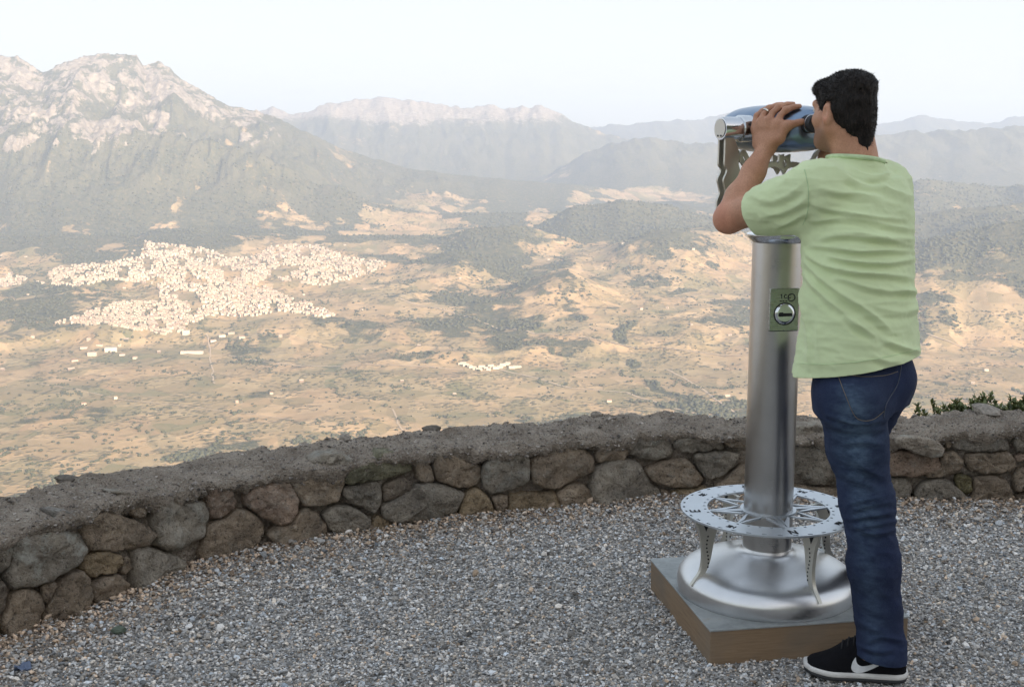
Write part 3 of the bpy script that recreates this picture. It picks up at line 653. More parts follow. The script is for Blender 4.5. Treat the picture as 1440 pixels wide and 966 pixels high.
RG_ = {1: (0, 690, 4.025), 2: (200, 620, 4.025), 3: (400, 590, 4.83), 4: (600, 580, 4.83), 5: (800, 570, 4.83), 6: (1100, 560, 4.83), 7: (1240, 540, 4.83)}
BR, GR, RD, OC, DK = (.275, .225, .178), (.262, .238, .208), (.29, .222, .18), (.30, .238, .165), (.19, .162, .135)
STONES = [
 (1, [(100, 265), (200, 240), (380, 228), (490, 250), (525, 320), (500, 390), (420, 460), (330, 510), (220, 555), (110, 560), (70, 500), (100, 420), (110, 330)], GR, 1.),
 (1, [(-80, 275), (30, 255), (95, 280), (108, 340), (90, 430), (40, 480), (-80, 500)], GR, 1.),
 (1, [(-90, 515), (30, 515), (85, 570), (80, 640), (40, 720), (-90, 760)], DK, .4),
 (1, [(110, 590), (200, 580), (250, 610), (265, 680), (250, 760), (170, 840), (90, 850), (45, 790), (45, 750), (80, 680)], BR, .1),
 (1, [(-90, 775), (0, 775), (32, 830), (32, 920), (-90, 1010)], BR, .1),
 (1, [(255, 560), (340, 515), (370, 540), (352, 590), (280, 660), (262, 640)], BR, .1),
 (1, [(372, 530), (430, 485), (480, 462), (540, 520), (552, 600), (540, 670), (450, 735), (340, 788), (275, 788), (265, 720), (290, 668), (355, 600)], BR, .1),
 (1, [(510, 400), (560, 370), (660, 350), (720, 380), (728, 420), (690, 470), (600, 485), (545, 500), (505, 460)], OC, .0),
 (1, [(737, 380), (765, 380), (785, 440), (760, 485), (722, 470), (735, 430)], BR, .2),
 (1, [(565, 540), (640, 495), (720, 490), (770, 530), (785, 590), (760, 645), (670, 668), (600, 664), (565, 620)], BR, .1),
 (1, [(800, 335), (880, 328), (1000, 365), (1130, 433), (1080, 490), (950, 560), (820, 612), (805, 560)], GR, .1),
 (1, [(490, 130), (600, 118), (700, 140), (800, 170), (890, 220), (910, 260), (890, 312), (780, 335), (650, 350), (560, 345), (530, 300), (510, 220)], BR, .1),
 (1, [(345, 125), (420, 122), (490, 155), (518, 195), (485, 220), (400, 208), (360, 180)], (.21, .20, .19), .8),
 (1, [(690, 15), (820, 5), (930, 0), (945, 22), (880, 42), (740, 48)], GR, .6),
 (1, [(740, 62), (860, 58), (890, 110), (840, 165), (775, 140)], BR, .2),
 (2, [(110, 400), (140, 350), (200, 335), (270, 355), (380, 360), (408, 410), (395, 470), (370, 560), (280, 612), (190, 627), (130, 590), (105, 500)], GR, .5),
 (2, [(392, 290), (450, 262), (530, 270), (558, 350), (545, 390), (470, 450), (418, 455), (402, 380)], RD, .3),
 (2, [(500, 455), (570, 403), (640, 420), (708, 480), (700, 540), (640, 640), (520, 672), (390, 697), (370, 640), (388, 560), (412, 485)], BR, .2),
 (2, [(610, 330), (660, 268), (740, 255), (850, 245), (903, 350), (890, 410), (850, 470), (790, 490), (720, 450), (660, 410), (615, 380)], RD, .3),
 (2, [(200, 255), (290, 250), (380, 262), (385, 320), (300, 335), (220, 310)], DK, .3),
 (2, [(30, 275), (130, 272), (135, 300), (90, 325), (20, 330)], GR, .6),
 (3, [(-90, 800), (-20, 740), (60, 730), (110, 655), (180, 622), (240, 650), (308, 740), (298, 810), (240, 885), (120, 905), (0, 890)], BR, .3),
 (3, [(82, 400), (200, 362), (330, 370), (423, 410), (418, 470), (370, 580), (250, 600), (160, 605), (112, 530), (78, 450)], BR, .4),
 (3, [(200, 300), (290, 250), (400, 245), (490, 290), (480, 335), (420, 360), (300, 355), (215, 325)], GR, .6),
 (3, [(430, 400), (480, 335), (560, 292), (670, 230), (760, 240), (860, 258), (905, 310), (890, 370), (760, 400), (600, 428), (432, 445)], (.145, .14, .10), .2),
 (3, [(425, 490), (480, 455), (660, 425), (688, 520), (670, 600), (630, 650), (540, 610), (470, 580), (425, 535)], GR, .3),
 (3, [(280, 670), (350, 612), (450, 602), (540, 640), (610, 700), (600, 750), (520, 795), (430, 825), (350, 780), (312, 720)], GR, .2),
 (3, [(655, 662), (720, 700), (785, 770), (700, 812), (595, 812), (620, 722)], OC, .0),
 (3, [(690, 600), (820, 540), (900, 465), (1000, 442), (1100, 460), (1236, 522), (1200, 600), (1160, 650), (1060, 692), (950, 712), (800, 722), (712, 692)], GR, .3),
 (3, [(700, 455), (850, 410), (895, 440), (885, 500), (800, 545), (702, 580)], DK, .1),
 (3, [(890, 258), (980, 268), (1028, 350), (1038, 425), (980, 435), (932, 420), (925, 330)], BR, .2),
 (4, [(85, 300), (160, 282), (260, 335), (375, 375), (382, 480), (320, 525), (220, 525), (95, 470), (75, 380)], BR, .3),
 (4, [(175, 270), (270, 260), (440, 250), (488, 280), (420, 335), (360, 352), (290, 328)], GR, .5),
 (4, [(402, 370), (480, 302), (600, 287), (690, 300), (718, 370), (708, 450), (670, 508), (560, 548), (450, 568), (402, 520), (388, 440)], GR, .6),
 (4, [(737, 330), (830, 290), (960, 203), (1020, 217), (1130, 300), (1158, 340), (1140, 400), (1030, 468), (890, 528), (820, 528), (742, 480), (733, 400)], BR, .2),
 (4, [(652, 270), (730, 235), (860, 235), (850, 268), (740, 308), (690, 298)], DK, .2),
 (4, [(302, 547), (370, 542), (430, 592), (500, 745), (380, 755), (240, 742), (252, 642)], OC, .1),
 (4, [(447, 582), (570, 580), (558, 680), (520, 740), (494, 702)], BR, .1),
 (4, [(587, 572), (720, 562), (880, 547), (918, 620), (940, 705), (850, 722), (700, 732), (567, 732)], OC, .1),
 (4, [(902, 562), (1000, 502), (1090, 502), (1143, 560), (1143, 685), (1050, 698), (952, 696), (922, 620)], BR, .1),
 (5, [(92, 247), (230, 260), (200, 318), (170, 328)], DK, .3),
 (5, [(235, 290), (300, 252), (420, 252), (428, 330), (400, 378), (290, 402), (218, 403), (208, 350)], BR, .5),
 (5, [(442, 300), (480, 232), (600, 217), (708, 232), (722, 330), (690, 378), (600, 383), (500, 368), (438, 340)], GR, .5),
 (5, [(728, 242), (850, 217), (1000, 222), (1048, 262), (1058, 310), (930, 328), (780, 333), (732, 300)], GR, .4),
 (5, [(1062, 212), (1220, 202), (1330, 212), (1320, 295), (1100, 300), (1062, 270)], BR, .4),
 (5, [(182, 480), (220, 432), (380, 382), (480, 392), (530, 452), (570, 532), (630, 592), (638, 680), (500, 715), (300, 732), (202, 700), (172, 600)], GR, .3),
 (5, [(547, 450), (640, 402), (800, 377), (858, 430), (928, 520), (880, 568), (780, 573), (640, 548), (572, 510)], BR, .3),
 (5, [(862, 352), (950, 337), (1120, 337), (1168, 350), (1150, 408), (1060, 488), (962, 528), (902, 460)], GR, .3),
 (5, [(642, 582), (690, 592), (690, 665), (660, 680), (640, 632)], BR, .1),
 (5, [(710, 602), (900, 575), (1000, 580), (1005, 690), (720, 690)], OC, .1),
 (5, [(1010, 560), (1090, 500), (1180, 420), (1320, 420), (1330, 560), (1200, 660), (1030, 680)], BR, .2),
 (6, [(85, 330), (180, 302), (320, 312), (368, 420), (350, 558), (280, 598), (200, 588), (92, 520), (65, 420)], GR, .4),
 (6, [(60, 200), (250, 190), (330, 205), (330, 288), (200, 288), (70, 308)], GR, .5),
 (6, [(60, 605), (200, 615), (380, 625), (400, 765), (200, 775), (60, 745)], BR, .1),
 (6, [(395, 255), (600, 262), (688, 302), (680, 418), (500, 438), (392, 418)], BR, .3),
 (6, [(402, 452), (688, 452), (696, 620), (420, 608)], GR, .2),
 (6, [(422, 642), (660, 642), (660, 762), (430, 772)], BR, .1),
 (7, [(22, 392), (90, 382), (98, 458), (40, 480), (12, 470)], BR, .2),
 (7, [(52, 492), (140, 467), (300, 490), (395, 502), (405, 590), (318, 628), (200, 643), (70, 638), (42, 560)], RD, .2),
 (7, [(422, 492), (500, 472), (568, 530), (558, 590), (480, 638), (330, 655), (314, 622), (404, 572)], BR, .2),
 (7, [(512, 390), (600, 352), (720, 327), (820, 342), (878, 410), (878, 460), (780, 473), (620, 473), (522, 458), (492, 430)], GR, .3),
 (7, [(592, 487), (700, 482), (880, 472), (923, 530), (923, 600), (850, 618), (700, 628), (612, 598), (582, 540)], BR, .3),
 (7, [(60, 662), (180, 662), (218, 702), (208, 780), (150, 845), (70, 855)], GR, .1),
 (7, [(242, 760), (300, 692), (400, 662), (470, 672), (560, 750), (620, 802), (610, 868), (480, 873), (340, 868), (252, 825)], GR, .2),
 (7, [(522, 640), (570, 622), (628, 660), (628, 740), (600, 768), (540, 738), (518, 690)], (.15, .135, .08), .1),
 (7, [(642, 652), (760, 642), (850, 662), (898, 740), (908, 838), (860, 878), (750, 888), (650, 858), (622, 800), (642, 740)], BR, .1),
 (7, [(912, 400), (966, 352), (1040, 332), (1080, 480), (942, 478)], GR, .3),
 (7, [(927, 497), (1060, 490), (1060, 535), (932, 535)], RD, .1),
 (7, [(922, 640), (960, 592), (1080, 562), (1080, 740), (924, 738)], BR, .2),
 (7, [(932, 772), (1080, 762), (1080, 875), (942, 868)], BR, .1),
 (7, [(842, 332), (910, 327), (918, 388), (890, 408)], GR, .3),
 (7, [(442, 372), (500, 367), (490, 438), (452, 448)], BR, .3),
]
def make_stone(poly_sz, tint, moss, label=None, thick=.11, proud=0.0, seed=0):
    """poly_sz: outline in (along wall, height); a rounded boulder whose face bulges out of the wall"""
    q = np.array(poly_sz, float); rg = np.random.default_rng(seed + 100)
    for w_ in (.10, .24):                # two corner cuttings round the traced outline
        a = q * (1 - w_) + np.roll(q, -1, 0) * w_; b = q * w_ + np.roll(q, -1, 0) * (1 - w_)
        q = np.stack([a, b], 1).reshape(-1, 2)
    d = np.concatenate([[0], np.cumsum(np.linalg.norm(np.diff(np.vstack([q, q[:1]]), axis=0), axis=1))])
    N = 56; u = np.linspace(0, d[-1], N, endpoint=False); qq = np.vstack([q, q[:1]])
    o = np.stack([np.interp(u, d, qq[:, 0]), np.interp(u, d, qq[:, 1])], -1)
    c = o.mean(0); size = np.sqrt(np.ptp(o[:, 0]) * np.ptp(o[:, 1]))
    dep = min(.085, .13 * size + .022)
    rs = np.array([1.0, 1.05, 1.06, 1.045, 1.01, .945, .87, .73, .54, .30, .10]); zs = np.array([-1.6, -.5, .10, .45, .68, .83, .92, .97, .99, 1.0, 1.0])
    vs_ = []
    tilt = rg.uniform(-.12, .12, 2)
    for r_, z_ in zip(rs, zs):
        xy = c + (o - c) * r_
        dz = (xy - c) @ tilt
        off = .055 - proud - dep * z_ * .95 + dz * (z_ > 0)
        ns = .085 * size
        off = off + ns * .5 * fbm(xy[:, 0] * 5 / size + seed, xy[:, 1] * 5 / size, oct=3, seed=seed % 40, ridged=True) + ns * .55 * vnoise(xy[:, 0] * 3.2 / size + seed, xy[:, 1] * 3.2 / size, seed=seed % 50) + ns * .4 * vnoise(xy[:, 0] * 8 / size + seed, xy[:, 1] * 8 / size, seed=seed % 50 + 3) + .005 * vnoise(xy[:, 0] * 38, xy[:, 1] * 38, seed=6) + .004 * vnoise(xy[:, 0] * 80, xy[:, 1] * 80, seed=7)
        w_, n_ = wall_at(xy[:, 0], off)
        zz = xy[:, 1] + .004 * vnoise(xy[:, 0] * 40, xy[:, 1] * 40, seed=9)
        vs_.append(np.column_stack([w_, zz]))
    V_ = np.concatenate(vs_); cen = V_[-N:].mean(0)
    V_ = np.vstack([V_, cen]); i = np.arange(len(rs) * N).reshape(len(rs), N); j = np.roll(i, -1, 1)
    f = [list(x) for x in np.stack([i[:-1], j[:-1], j[1:], i[1:]], -1).reshape(-1, 4)] + [[i[-1][k], j[-1][k], len(V_) - 1] for k in range(N)]
    ob = np_mesh('stone', V_, f, stone_m, wall)
    bm = bmesh.new(); bm.from_mesh(ob.data); bmesh.ops.recalc_face_normals(bm, faces=bm.faces[:]); bm.to_mesh(ob.data); bm.free()
    tn = np.array(tint) * rg.uniform(.85, 1.15); attr(ob, 'tint', np.tile(tn, (len(V_), 1))); attr(ob, 'moss', np.full(len(V_), moss))
    if label: ob['label'] = label
    return ob
for k, (rgn, poly, tint, moss) in enumerate(STONES):
    ox, oy, sc_ = RG_[rgn]
    sz_ = [to_wall(ox + x / sc_, oy + y / sc_) for x, y in poly]
    make_stone(sz_, tint, moss, seed=k * 7)
sz_ = [to_wall(1240 + x / 4.83, 540 + y / 4.83) for x, y in [(98, 360), (200, 350), (300, 360), (390, 400), (420, 440), (400, 480), (330, 490), (230, 465), (140, 430), (95, 400)]]
make_stone(sz_, (.34, .30, .26), .9, 'pale almost white stone jutting out under the top', proud=.055, seed=901)
# the wall runs on past both edges of the view
sN = SV0
k = 0
while sN > SV0 - 1.35:
    L = random.uniform(.22, .38); h1 = random.uniform(.15, .2)
    zt = np.interp(sN, TOPS, TOPZ) - .05
    for z0, z1 in ((0.0, h1), (h1 + .012, zt)):
        s0, s1 = sN - L, sN - .012
        e = lambda: random.uniform(-.018, .018)
        make_stone([(s0, z0 + .03), (s0 + .06, z0), (s1 - .06, z0 + e() * .3), (s1, z0 + .05), (s1 + e(), z1 - .04), (s1 - .07, z1), (s0 + .08, z1 + e() * .5), (s0 + e(), z1 - .05)], random.choice([BR, GR, BR, OC]), .2, seed=300 + k); k += 1
    sN -= L
sN = SV1 + .06
while sN < WS[-1] - .5 and k < 27:
    L = random.uniform(.22, .38); h1 = random.uniform(.15, .2); zt = np.interp(sN, TOPS, TOPZ) - .05
    for z0, z1 in ((0.0, h1), (h1 + .012, zt)):
        s0, s1 = sN + .012, sN + L
        e = lambda: random.uniform(-.018, .018)
        make_stone([(s0, z0 + .03), (s0 + .06, z0), (s1 - .06, z0), (s1, z0 + .05), (s1 + e(), z1 - .04), (s1 - .07, z1), (s0 + .08, z1 + e() * .5), (s0 + e(), z1 - .05)], random.choice([BR, GR, BR, OC]), .2, seed=500 + k); k += 1
    sN += L
print('stones', len([c for c in wall.children]))

# loose stones lying on the wall top
def pebble(name, loc, size, col_m, seed, label, cat, group=None, sub=2):
    rg = np.random.default_rng(seed); v, f = ico(sub) if 'ico' in globals() else (None, None)
    s = np.array(size)
    v = v * (1 + .22 * vnoise(v[:, 0] * 1.7 + seed, v[:, 1] * 1.7, v[:, 2] * 1.7, seed=3)[:, None] + .12 * vnoise(v[:, 0] * 4 + seed, v[:, 1] * 4, v[:, 2] * 4, seed=4)[:, None])
    v = v * s; v[:, 2] -= v[:, 2].min(); o = np_mesh(name, v, f, col_m, smooth=False); o.location = loc; o.rotation_euler = (0, 0, rg.uniform(0, 6)); tag(o, label, cat, group); return o
def ico(sub):
    bm = bmesh.new(); bmesh.ops.create_icosphere(bm, subdivisions=sub, radius=1)
    v = np.array([q.co[:] for q in bm.verts]); f = np.array([[q.index for q in c.verts] for c in bm.faces]); bm.free(); return v, f
loose_m = simple('loose_stone', (0.272, 0.240, 0.208), .95, nscale=60, var=.45, bump=.6, bdist=.006, spec=.1)
pale_m = simple('pale_stone', (0.576, 0.544, 0.512), .95, nscale=60, var=.3, bump=.5, bdist=.004, spec=.1)
dark_m = simple('dark_stone', (0.144, 0.128, 0.112), .95, nscale=60, var=.4, bump=.5, bdist=.006, spec=.1)
def on_wall(px, back=None):
    s, _ = to_wall(px, 640); q, n = wall_at(np.array([s]), np.array([back])); return (q[0][0], q[0][1], float(np.interp(s, TOPS, TOPZ)) - .008)
pebble('loose_stone', on_wall(186, .31), (.045, .03, .016), dark_m, 1, 'dark flat stone lying on the far edge of the wall at left', 'stone')
pebble('loose_stone', on_wall(520, .31), (.035, .025, .02), loose_m, 2, 'small round stone on the wall edge above the long flat wall stone', 'stone')
pebble('loose_stone', on_wall(640, .32), (.045, .03, .018), dark_m, 3, 'dark flat stone on the wall edge left of the centre', 'stone')
pebble('loose_stone', on_wall(878, .31), (.034, .025, .024), loose_m, 4, 'rounded stone on the wall edge left of the viewer column', 'stone')
pebble('loose_stone', on_wall(1412, .25), (.10, .055, .026), loose_m, 5, 'broad hump of stone on the wall top in front of the green shrub', 'stone')
pebble('loose_stone', on_wall(60, .12), (.014, .011, .007), pale_m, 6, 'little pale stone lying on the wall top at far left', 'stone')
g = G(168, 893); pebble('pebble', (g[0], g[1], .004), (.024, .017, .014), simple('green_stone', (.13, .16, .125), .8, nscale=50, var=.3, bump=.4, spec=.2), 7, 'green stone lying on the gravel near the left wall', 'stone')
# the scrap of blue plastic
bm = bmesh.new(); bmesh.ops.create_grid(bm, x_segments=12, y_segments=9, size=1)
for v in bm.verts:
    x, y = v.co.x, v.co.y; v.co = Vector((x * .024, y * .015, .012 + .012 * float(vnoise(x * 1.6, y * 1.6, seed=6)) + .006 * float(vnoise(x * 4, y * 4, seed=8))))
bmesh.ops.solidify(bm, geom=bm.faces[:], thickness=.0015)
o = bm_obj('plastic_scrap', bm, simple('blue_plastic', (.13, .17, .27), .5, nscale=30, bump=0), smooth=True); g = G(32, 945); o.location = (g[0], g[1], .006); o.rotation_euler = (0, .1, .3)
tag(o, 'crumpled scrap of blue plastic on the gravel at the lower left', 'litter')

# ------------------------------------------------------------------ ground sheet and gravel
t = NT('gravel_bed'); p = t.pos()
cellc = t.vor(p, 85, out='Color'); s_ = t.n('ShaderNodeSeparateColor'); t.l(cellc, s_.inputs[0]); dist = t.vor(p, 85)
c = t.ramp(s_.outputs[0], [(0, (.15, .145, .14)), (.4, (.31, .30, .29)), (.75, (.46, .44, .43)), (1, (.65, .63, .60))])
near = t.attr('earth'); c = t.mix(t.math('MULTIPLY', near, .8), c, (.27, .20, .15))
t.set(Base_Color=c, Roughness=.95); t.b.inputs['Specular IOR Level'].default_value = .15; t.bump(dist, .9, -.012)
# terrace outline follows the wall foot, then runs back under the added hill
inner = [tuple(wall_at(np.array([s]), np.array([.30]))[0][0]) for s in np.linspace(0.05, WS[-1] - .05, 90)]
gx, gy = np.meshgrid(np.linspace(-8, 9, 120), np.linspace(-9, 5.65, 110))
keep = []
polyw = inner + [(9.5, 4.2), (9.5, -9.5), (-9.5, -9.5), (-9.5, -3)]
def wall_dist(x, y):                     # signed: positive on the terrace side
    d2 = (x[..., None] - WL[:, 0]) ** 2 + (y[..., None] - WL[:, 1]) ** 2; k = d2.argmin(-1)
    return -((x - WL[k, 0]) * WN[k, 0] + (y - WL[k, 1]) * WN[k, 1])
wd = wall_dist(gx, gy)
gz = .012 * fbm(gx * .9, gy * .9, oct=3, seed=31) + .028 * np.exp(-np.clip(wd, 0, 9) / .14)
gz = np.where(wd < -.2, -.25 - .15 * np.clip(-wd, 0, 3), gz)
i = np.arange(gx.size).reshape(gx.shape)
gnd = np_mesh('ground', np.stack([gx, gy, gz], -1).reshape(-1, 3), np.stack([i[:-1, :-1], i[:-1, 1:], i[1:, 1:], i[1:, :-1]], -1).reshape(-1, 4), t.m)
attr(gnd, 'earth', np.exp(-np.clip(wd, 0, 9) / .16).ravel()); tag(gnd, 'terrace ground of packed grey grit below the gravel', 'ground', kind='structure')
def gz_at(x, y):
    return .012 * fbm(x * .9, y * .9, oct=3, seed=31) + .028 * np.exp(-np.clip(wall_dist(x, y), 0, 9) / .14)
# gravel chips: denser near the camera, thinning out behind it
N0 = 340000
x = RNG.uniform(-3.2, 3.6, N0); y = RNG.uniform(2.2, 5.1, N0)
wdp = np.concatenate([wall_dist(a, b) for a, b in zip(np.array_split(x, 30), np.array_split(y, 30))])
infr = np.abs(x) < y * .47 + .25
k = (wdp > -.05) & (infr | (RNG.uniform(0, 1, N0) < .3))
x, y, wdp = x[k], y[k], wdp[k]
z = np.concatenate([gz_at(a, b) for a, b in zip(np.array_split(x, 30), np.array_split(y, 30))])
n = len(x)
CH = []
for s in range(14):
    rg = np.random.default_rng(s); v, f = ico(1)
    v = v * np.array([1, .78, .55]) * (1 + .42 * rg.uniform(-1, 1, (len(v), 1))); CH.append(v)
IF = ico(1)[1]; CH = np.array(CH)
big_ = np.exp(-np.clip(wdp, 0, 9) / .35)
r = RNG.lognormal(math.log(.0038), .36, n) * (1 + .55 * big_ * RNG.uniform(0, 1, n)); r = np.clip(r, .003, .017)
a = RNG.uniform(0, 6.283, n); b = RNG.normal(0, .5, n)
ca, sa, cb, sb = np.cos(a), np.sin(a), np.cos(b), np.sin(b)
v = CH[RNG.integers(0, 14, n)] * r[:, None, None]
X1 = v[..., 0] * cb[:, None] + v[..., 2] * sb[:, None]; Z1 = -v[..., 0] * sb[:, None] + v[..., 2] * cb[:, None]
X2 = X1 * ca[:, None] - v[..., 1] * sa[:, None]; Y2 = X1 * sa[:, None] + v[..., 1] * ca[:, None]
lay = RNG.uniform(.0, 1.3, n) * r
PV = np.stack([X2 + x[:, None], Y2 + y[:, None], Z1 + (z + lay)[:, None]], -1).reshape(-1, 3)
PF = (IF[None] + (np.arange(n) * CH.shape[1])[:, None, None]).reshape(-1, 3)
lum = np.clip(RNG.lognormal(math.log(.45), .50, n), .07, .86)
hue = RNG.normal(0, 1, (n, 1)) * np.array([[.055, .005, -.05]]) + np.array([[1.02, .975, .935]])
brown = (RNG.uniform(0, 1, n) < .05 + .6 * np.exp(-np.clip(wdp, 0, 9) / .12))[:, None]
cc = lum[:, None] * np.where(brown, np.array([[1.05, .80, .60]]), hue)
t = NT('gravel_chip'); gc = t.attr('chip', 'Color')
nn = t.noise(t.pos(), 220, 3, .6); c = t.mix(1., gc, t.ramp(nn, [(.3, .7), (.7, 1.25)]), 'MULTIPLY')
t.set(Base_Color=c, Roughness=.9); t.b.inputs['Specular IOR Level'].default_value = .2
gr = np_mesh('gravel', PV, PF, t.m, smooth=False); attr(gr, 'chip', np.repeat(cc, CH.shape[1], 0)); tag(gr, 'loose grey and white gravel chips covering the terrace', 'gravel', kind='stuff')
print('gravel', n)

# ------------------------------------------------------------------ the shrub behind the wall, and the dry bank it grows on
t = NT('shrub_leaf'); oi = t.attr('leafvar'); t.set(Base_Color=t.ramp(oi, [(0, (0.075, 0.098, 0.033)), (.6, (0.150, 0.180, 0.063)), (1, (0.300, 0.285, 0.112))]), Roughness=.6)
shl = t.m; shs = simple('shrub_stem', (.13, .10, .06), .9, nscale=60)
def shrub(px0, px1, ztop, seed, label):
    rg = np.random.default_rng(seed); lv, lf, la = [], [], []; sb_ = bmesh.new()
    x0, x1 = P(px0, 570, 5.42)[0], P(px1, 570, 5.42)[0]
    root = empty('shrub', ((x0 + x1) / 2, 5.42, -.2)); tag(root, label, 'shrub')
    nst = int((x1 - x0) / .0030)
    for k in range(nst):
        bx = rg.uniform(x0, x1); by = rg.uniform(5.32, 5.60); lean = rg.normal(0, .07, 2); top = ztop + .035 + rg.normal(-.02, .018) + .02 * math.sin(bx * 17 + seed)
        p0 = np.array([bx, by, -.22]); p1 = np.array([bx + lean[0] * .6, by + lean[1] * .6, (top - .2) * .6]); p2 = np.array([bx + lean[0] * 1.3, by + lean[1], top])
        add_tube(sb_, [p0, p1, p2], [.003, .0025, .001], 5)
        for j in range(60):
            u = rg.uniform(.62, 1.0); pt = p1 + (p2 - p1) * (u - .4) / .6 if u > .4 else p0
            ang = rg.uniform(0, 6.283); el = rg.uniform(.35, 1.35); L = rg.uniform(.018, .038); wd_ = L * .26
            d = np.array([math.cos(ang) * math.cos(el), math.sin(ang) * math.cos(el), math.sin(el)]); sdv = np.cross(d, [0, 0, 1]); sdv /= np.linalg.norm(sdv) + 1e-6
            b_ = len(lv); nrm = np.cross(sdv, d)
            lv += [pt, pt + d * L * .5 + sdv * wd_ + nrm * .001, pt + d * L - nrm * .002, pt + d * L * .5 - sdv * wd_ + nrm * .001]; lf.append([b_, b_ + 1, b_ + 2, b_ + 3]); la += [float(np.clip(rg.normal(.4, .28), 0, 1))] * 4
    lo = np_mesh('foliage', np.array(lv), np.array(lf), shl, root, smooth=False); attr(lo, 'leafvar', la)
    bm_obj('stems', sb_, shs, root)
shrub(1334, 1374, .292, 1, 'green leafy shrub behind the wall, its tall sprig nearest the man')
shrub(1376, 1402, .282, 2, 'low middle tuft of the green shrubs behind the wall')
shrub(1404, 1480, .304, 3, 'green leafy shrub behind the wall at the right edge of the view')

# grit bedded in the mortar of the wall top
cop = [o_ for o_ in wall.children if o_.name.startswith('coping')][0]
cv = np.array([v.co[:] for v in cop.data.vertices]) + np.array(wall.location); cn_ = np.array([v.normal[:] for v in cop.data.vertices])
if cn_[:, 2].mean() < 0: cn_ = -cn_
w_ok = np.nonzero((cv[:, 2] > .18) & (cv[:, 1] > 2.6))[0]
kk = RNG.choice(w_ok, 11000); n = len(kk); pos = cv[kk] + RNG.normal(0, .006, (n, 3)) * [1, 1, .15]
r = np.clip(RNG.lognormal(math.log(.0036), .45, n), .0018, .014); a = RNG.uniform(0, 6.283, n); ca, sa = np.cos(a), np.sin(a)
v = CH[RNG.integers(0, 14, n)] * r[:, None, None]
PV = np.stack([v[..., 0] * ca[:, None] - v[..., 1] * sa[:, None] + pos[:, None, 0], v[..., 0] * sa[:, None] + v[..., 1] * ca[:, None] + pos[:, None, 1], v[..., 2] + pos[:, None, 2]], -1).reshape(-1, 3)
PF = (IF[None] + (np.arange(n) * CH.shape[1])[:, None, None]).reshape(-1, 3)
gt = np_mesh('embedded_grit', PV, PF, bpy.data.materials['gravel_chip'], wall, smooth=False); gt['kind'] = 'stuff'
attr(gt, 'chip', np.repeat(np.clip(RNG.lognormal(math.log(.21), .45, (n, 1)), .06, .5) * np.array([[1.04, .93, .84]]), CH.shape[1], 0))
# ================================================================== the binocular viewer
def steel(name, rough=.28, col=(.56, .56, .57), brushed=True, aniso=.6, vertical=False, stain=.12):
    t = NT(name); p = t.obj()
    sc = (1, 1, 160) if not vertical else (160, 160, 2)
    n = t.noise(t.map(p, sc), 6, 3, .6)
    m = t.noise(p, 7, 4, .6)
    c = t.mix(t.ramp(m, [(.35, 0.), (.7, 1.)]), tuple(x * (1 - stain) for x in col), col)
    rr = t.math('ADD', rough - .05, t.math('ADD', t.math('MULTIPLY', n, .07), t.math('MULTIPLY', m, .13)))
    t.set(Base_Color=c, Metallic=1.0, Roughness=rr)
    if aniso: t.b.inputs['Anisotropic'].default_value = aniso
    if brushed: t.bump(n, .018, .0004)
    return t.m
M_col = steel('brushed_steel', .25, (.54, .53, .52), aniso=.5)
M_dome = steel('dome_steel', .30, (.76, .76, .77), aniso=.4)
M_plate = steel('cut_sheet_steel', .42, (.62, .66, .71), aniso=0)
M_polish = steel('polished_steel', .12, (.74, .76, .80), brushed=False, aniso=0)
M_leg = steel('leg_steel', .40, (.62, .60, .54), aniso=0)
M_rub = simple('black_rubber', (.02, .02, .025), .5, nscale=50, bump=0)
M_blk = simple('dark_cut', (.012, .012, .014), .8, nscale=50, bump=0)
t = NT('oiled_wood'); p = t.obj()
g_ = t.noise(t.map(p, (3, 3, 40)), 3, 6, .65, dist=.6); k_ = t.noise(p, 5, 4)
c = t.ramp(g_, [(.3, (.21, .138, .082)), (.5, (.26, .175, .105)), (.72, (.30, .21, .135))]); c = t.mix(t.ramp(k_, [(.40, 0.), (.65, .7)]), c, (.19, .155, .12))
c = t.mix(t.ramp(t.vor(t.map(p, (1, 1, 1)), 9), [(.05, .9), (.09, 0.)]), c, (0.088, 0.052, 0.035))
t.set(Base_Color=c, Roughness=.75); t.bump(g_, .25, .003); M_wood = t.m
t = NT('weathered_plate'); p = t.obj(); n1 = t.noise(p, 12, 6, .7)
t.set(Base_Color=t.ramp(n1, [(.35, (0.289, 0.306, 0.306)), (.6, (0.425, 0.442, 0.442)), (.75, (0.340, 0.289, 0.221))]), Roughness=.6, Metallic=.35); t.bump(t.noise(p, 90, 4), .3, .002); M_ptop = t.m

VC = np.array([.818, 3.72])              # column axis
# plinth
F0 = G(998, 933)[:2]; u = G(1277, 912)[:2] - F0; u = u / np.linalg.norm(u); vv = np.array([-u[1], u[0]])
PS = .628; pc = F0 + (u + vv) * PS / 2; PH = .100
MP = frame((pc[0], pc[1], 0), (u[0], u[1], 0), (vv[0], vv[1], 0), (0, 0, 1))
pl = empty('plinth', (pc[0], pc[1], 0)); tag(pl, 'square wooden plinth with grey top sheet under the steel viewer', 'plinth')
bm = bmesh.new(); add_box(bm, MP @ Matrix.Translation((0, 0, PH / 2 - .015)), (PS, PS, PH + .03), .003); bm_obj('base_box', bm, M_wood, pl)
bm = bmesh.new(); add_box(bm, MP @ Matrix.Translation((0, 0, PH + .003)), (PS + .006, PS + .006, .005), .001); bm_obj('top_sheet', bm, M_ptop, pl)
ZP = PH + .006
AX = lambda z: Matrix.Translation((VC[0], VC[1], z))
view = empty('coin_viewer', (VC[0], VC[1], ZP)); tag(view, 'stainless steel coin operated viewer with big binocular head and compass ring', 'viewer')
bm = bmesh.new()
